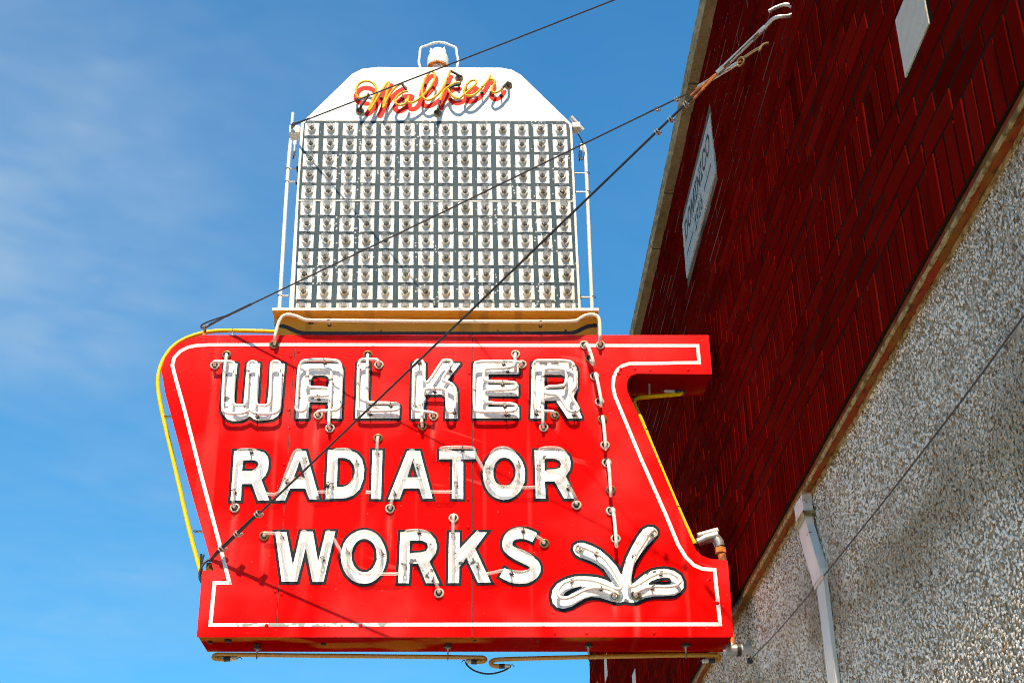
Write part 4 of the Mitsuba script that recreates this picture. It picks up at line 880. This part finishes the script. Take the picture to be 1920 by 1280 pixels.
put(Bw, 'link', cat([torus(q, np.cross(d2, [0, 0, 1]), 0.016, 0.0038, 16, 7), sweep(chaikin([q + d2 * 0.01 + [0, 0, .008], q + d2 * 0.10 + [0, 0, 0.012], hb + [-0.02, 0, -0.02], hb + [0.0, 0.0, 0.02], hb + [0.05, 0, 0.02]], 3), 0.0050, 8)]), 'brass', smooth=40)
for t in (-0.05, -0.13):
    clamp(Bw, jn + d * t, d, 0.75)

# lower wire, from the foot of the sign across the letters
Cw = thing('guy_wire', 'black guy wire across the white letters, off the lower left of the red sign', 'wire')
lo, ha = P['LOW'], P['HOOK_A']
d = (ha - lo) / np.linalg.norm(ha - lo)
L = np.linalg.norm(ha - lo)
ja = lo + d * (L * 0.865)
put(Cw, 'strand', sweep([lo, (lo + ja) / 2 - [0, 0, 0.003], ja], 0.0042, 7), 'rubber', smooth=40)
side = np.cross(d, [0, 1.0, 0])
side /= np.linalg.norm(side)
put(Cw, 'return_strand', sweep([lo, lo + d * 0.05 + side * 0.008, lo + d * 0.27 + side * 0.007, lo + d * 0.30 + side * 0.009], 0.0036, 7), 'rubber', smooth=40)
for t in (0.075, 0.165, 0.285):
    clamp(Cw, lo + d * t + side * 0.004, d, 1.05)
put(Cw, 'loose_end', cat([sweep(chaikin([lo + [0.02, 0.01, 0.02], lo + [-0.02, 0.0, 0.0], lo + [-0.035, -0.005, -0.05], lo + [-0.02, 0, -0.09], lo + [0.01, 0.01, -0.085]], 3), 0.0048, 8), sweep(chaikin([lo + [-0.005, 0.01, -0.085], lo + [-0.028, 0.0, -0.03], lo + [-0.033, 0, 0.03]], 2), 0.0045, 7), sweep(chaikin([lo + [-0.015, 0.01, -0.085], lo + [-0.034, 0.0, -0.04], lo + [-0.022, 0, 0.028]], 2), 0.0036, 7)]), 'rubber', smooth=40)
put(Cw, 'bracket', cat([bx(lo[0] - 0.012, lo[0] + 0.028, lo[1] + 0.012, lo[1] + 0.06, lo[2] - 0.10, lo[2] - 0.0)]), 'rust')
turnbuckle(Cw, lo + d * L * 0.905, lo + d * L * 0.968, 0.72, 'steel')
put(Cw, 'jaw', cat([sweep([ja - d * 0.01 + side * 0.008, lo + d * L * 0.90], 0.0048, 7), sweep([ja - d * 0.01 - side * 0.008, lo + d * L * 0.90], 0.0048, 7)]), 'pipe_rust', smooth=40)
put(Cw, 'hook', sweep(chaikin([lo + d * L * 0.972, ha + [-0.03, 0, -0.028], ha + [0.02, 0, -0.03], ha + [0.035, 0, 0.0], ha + [0.015, 0, 0.024], ha + [-0.02, 0.01, 0.018], ha + [-0.045, 0.015, 0.004]], 3), 0.0068, 10), 'steel', smooth=40)
put(Cw, 'anchor', sweep([ha + [0.03, 0, 0.0], ha + [0.08, 0, 0.0]], 0.011, 10), 'steel', smooth=40)
for t in (-0.04, -0.11, -0.17):
    clamp(Cw, ja + d * t, d, 0.8)

# ------------------------------------------------------------------ conduits and the cable on the wall
F1 = m3(DATA['FIT1'])
K = thing('conduit_elbow', 'grey conduit elbow with a rusty pipe above the lower right corner of the red sign', 'conduit')
dd = F1[2] - F1[1]
dd /= np.linalg.norm(dd)
put(K, 'body', cat([sweep([F1[0] + dd * 0.012, F1[1], F1[2] + dd * 0.004], [0.017, 0.022, 0.022], 12), sweep([F1[2] - dd * 0.012 + [0, 0, 0.01], F1[3], F1[3] - [-0.004, 0, 0.018]], [0.018, 0.022, 0.021], 12)]), 'steel', smooth=40)
put(K, 'cover', sweep([F1[1] - dd * 0.03 + [0, -0.006, 0.018], F1[2] + dd * 0.008 + [0, -0.006, 0.018]], 0.0125, 10), 'grey_paint', smooth=40)
put(K, 'coupling', sweep([F1[0] - dd * 0.010, F1[0] + dd * 0.016], 0.019, 12), 'rubber', smooth=40)
put(K, 'nut', lathe([(0.0, 0), (0.023, 0), (0.023, 0.022), (0, 0.022)], F1[3] + [0.005, 0, -0.045], axis=(0, 0, 1), sides=6), 'pipe_rust')
put(K, 'pipe', sweep([F1[3] + [0.004, 0, -0.02], F1[4] + [0, 0, -0.02]], 0.0165, 14), 'pipe_rust', smooth=40)
F2 = m3(DATA['FIT2'])
K = thing('conduit_elbow', 'grey conduit elbow under the lower right corner of the red sign', 'conduit')
put(K, 'pipe', sweep([F2[0], F2[1]], 0.013, 12), 'pipe_rust', smooth=40)
put(K, 'body', cat([sweep([F2[1], F2[2] - [0, 0, 0.012]], [0.021, 0.024], 12), sweep([F2[2] - [0.012, 0, 0.002], F2[3]], [0.024, 0.022], 12)]), 'steel', smooth=40)
put(K, 'coupling', sweep([F2[3], F2[3] + [0.016, 0, 0]], 0.026, 14), 'rubber', smooth=40)
put(K, 'stub', sweep([F2[3] + [0.016, 0, 0], [XS + 0.01, F2[3][1], F2[3][2]]], 0.020, 14), 'grey_paint', smooth=40)
Ck = thing('cable', 'thin black cable hanging diagonally across the pebbledash wall', 'cable')
cb = chaikin(m3(DATA['CABLE']), 2)
put(Ck, 'wire', sweep(np.vstack([cb[0] + (cb[0] - cb[6]) * 6, cb]), 0.0022, 7), 'rubber', smooth=40)
put(Ck, 'clip', bx(cb[-1][0] - 0.005, XS + 0.004, cb[-1][1] - 0.012, cb[-1][1] + 0.012, cb[-1][2] - 0.008, cb[-1][2] + 0.008), 'rubber')
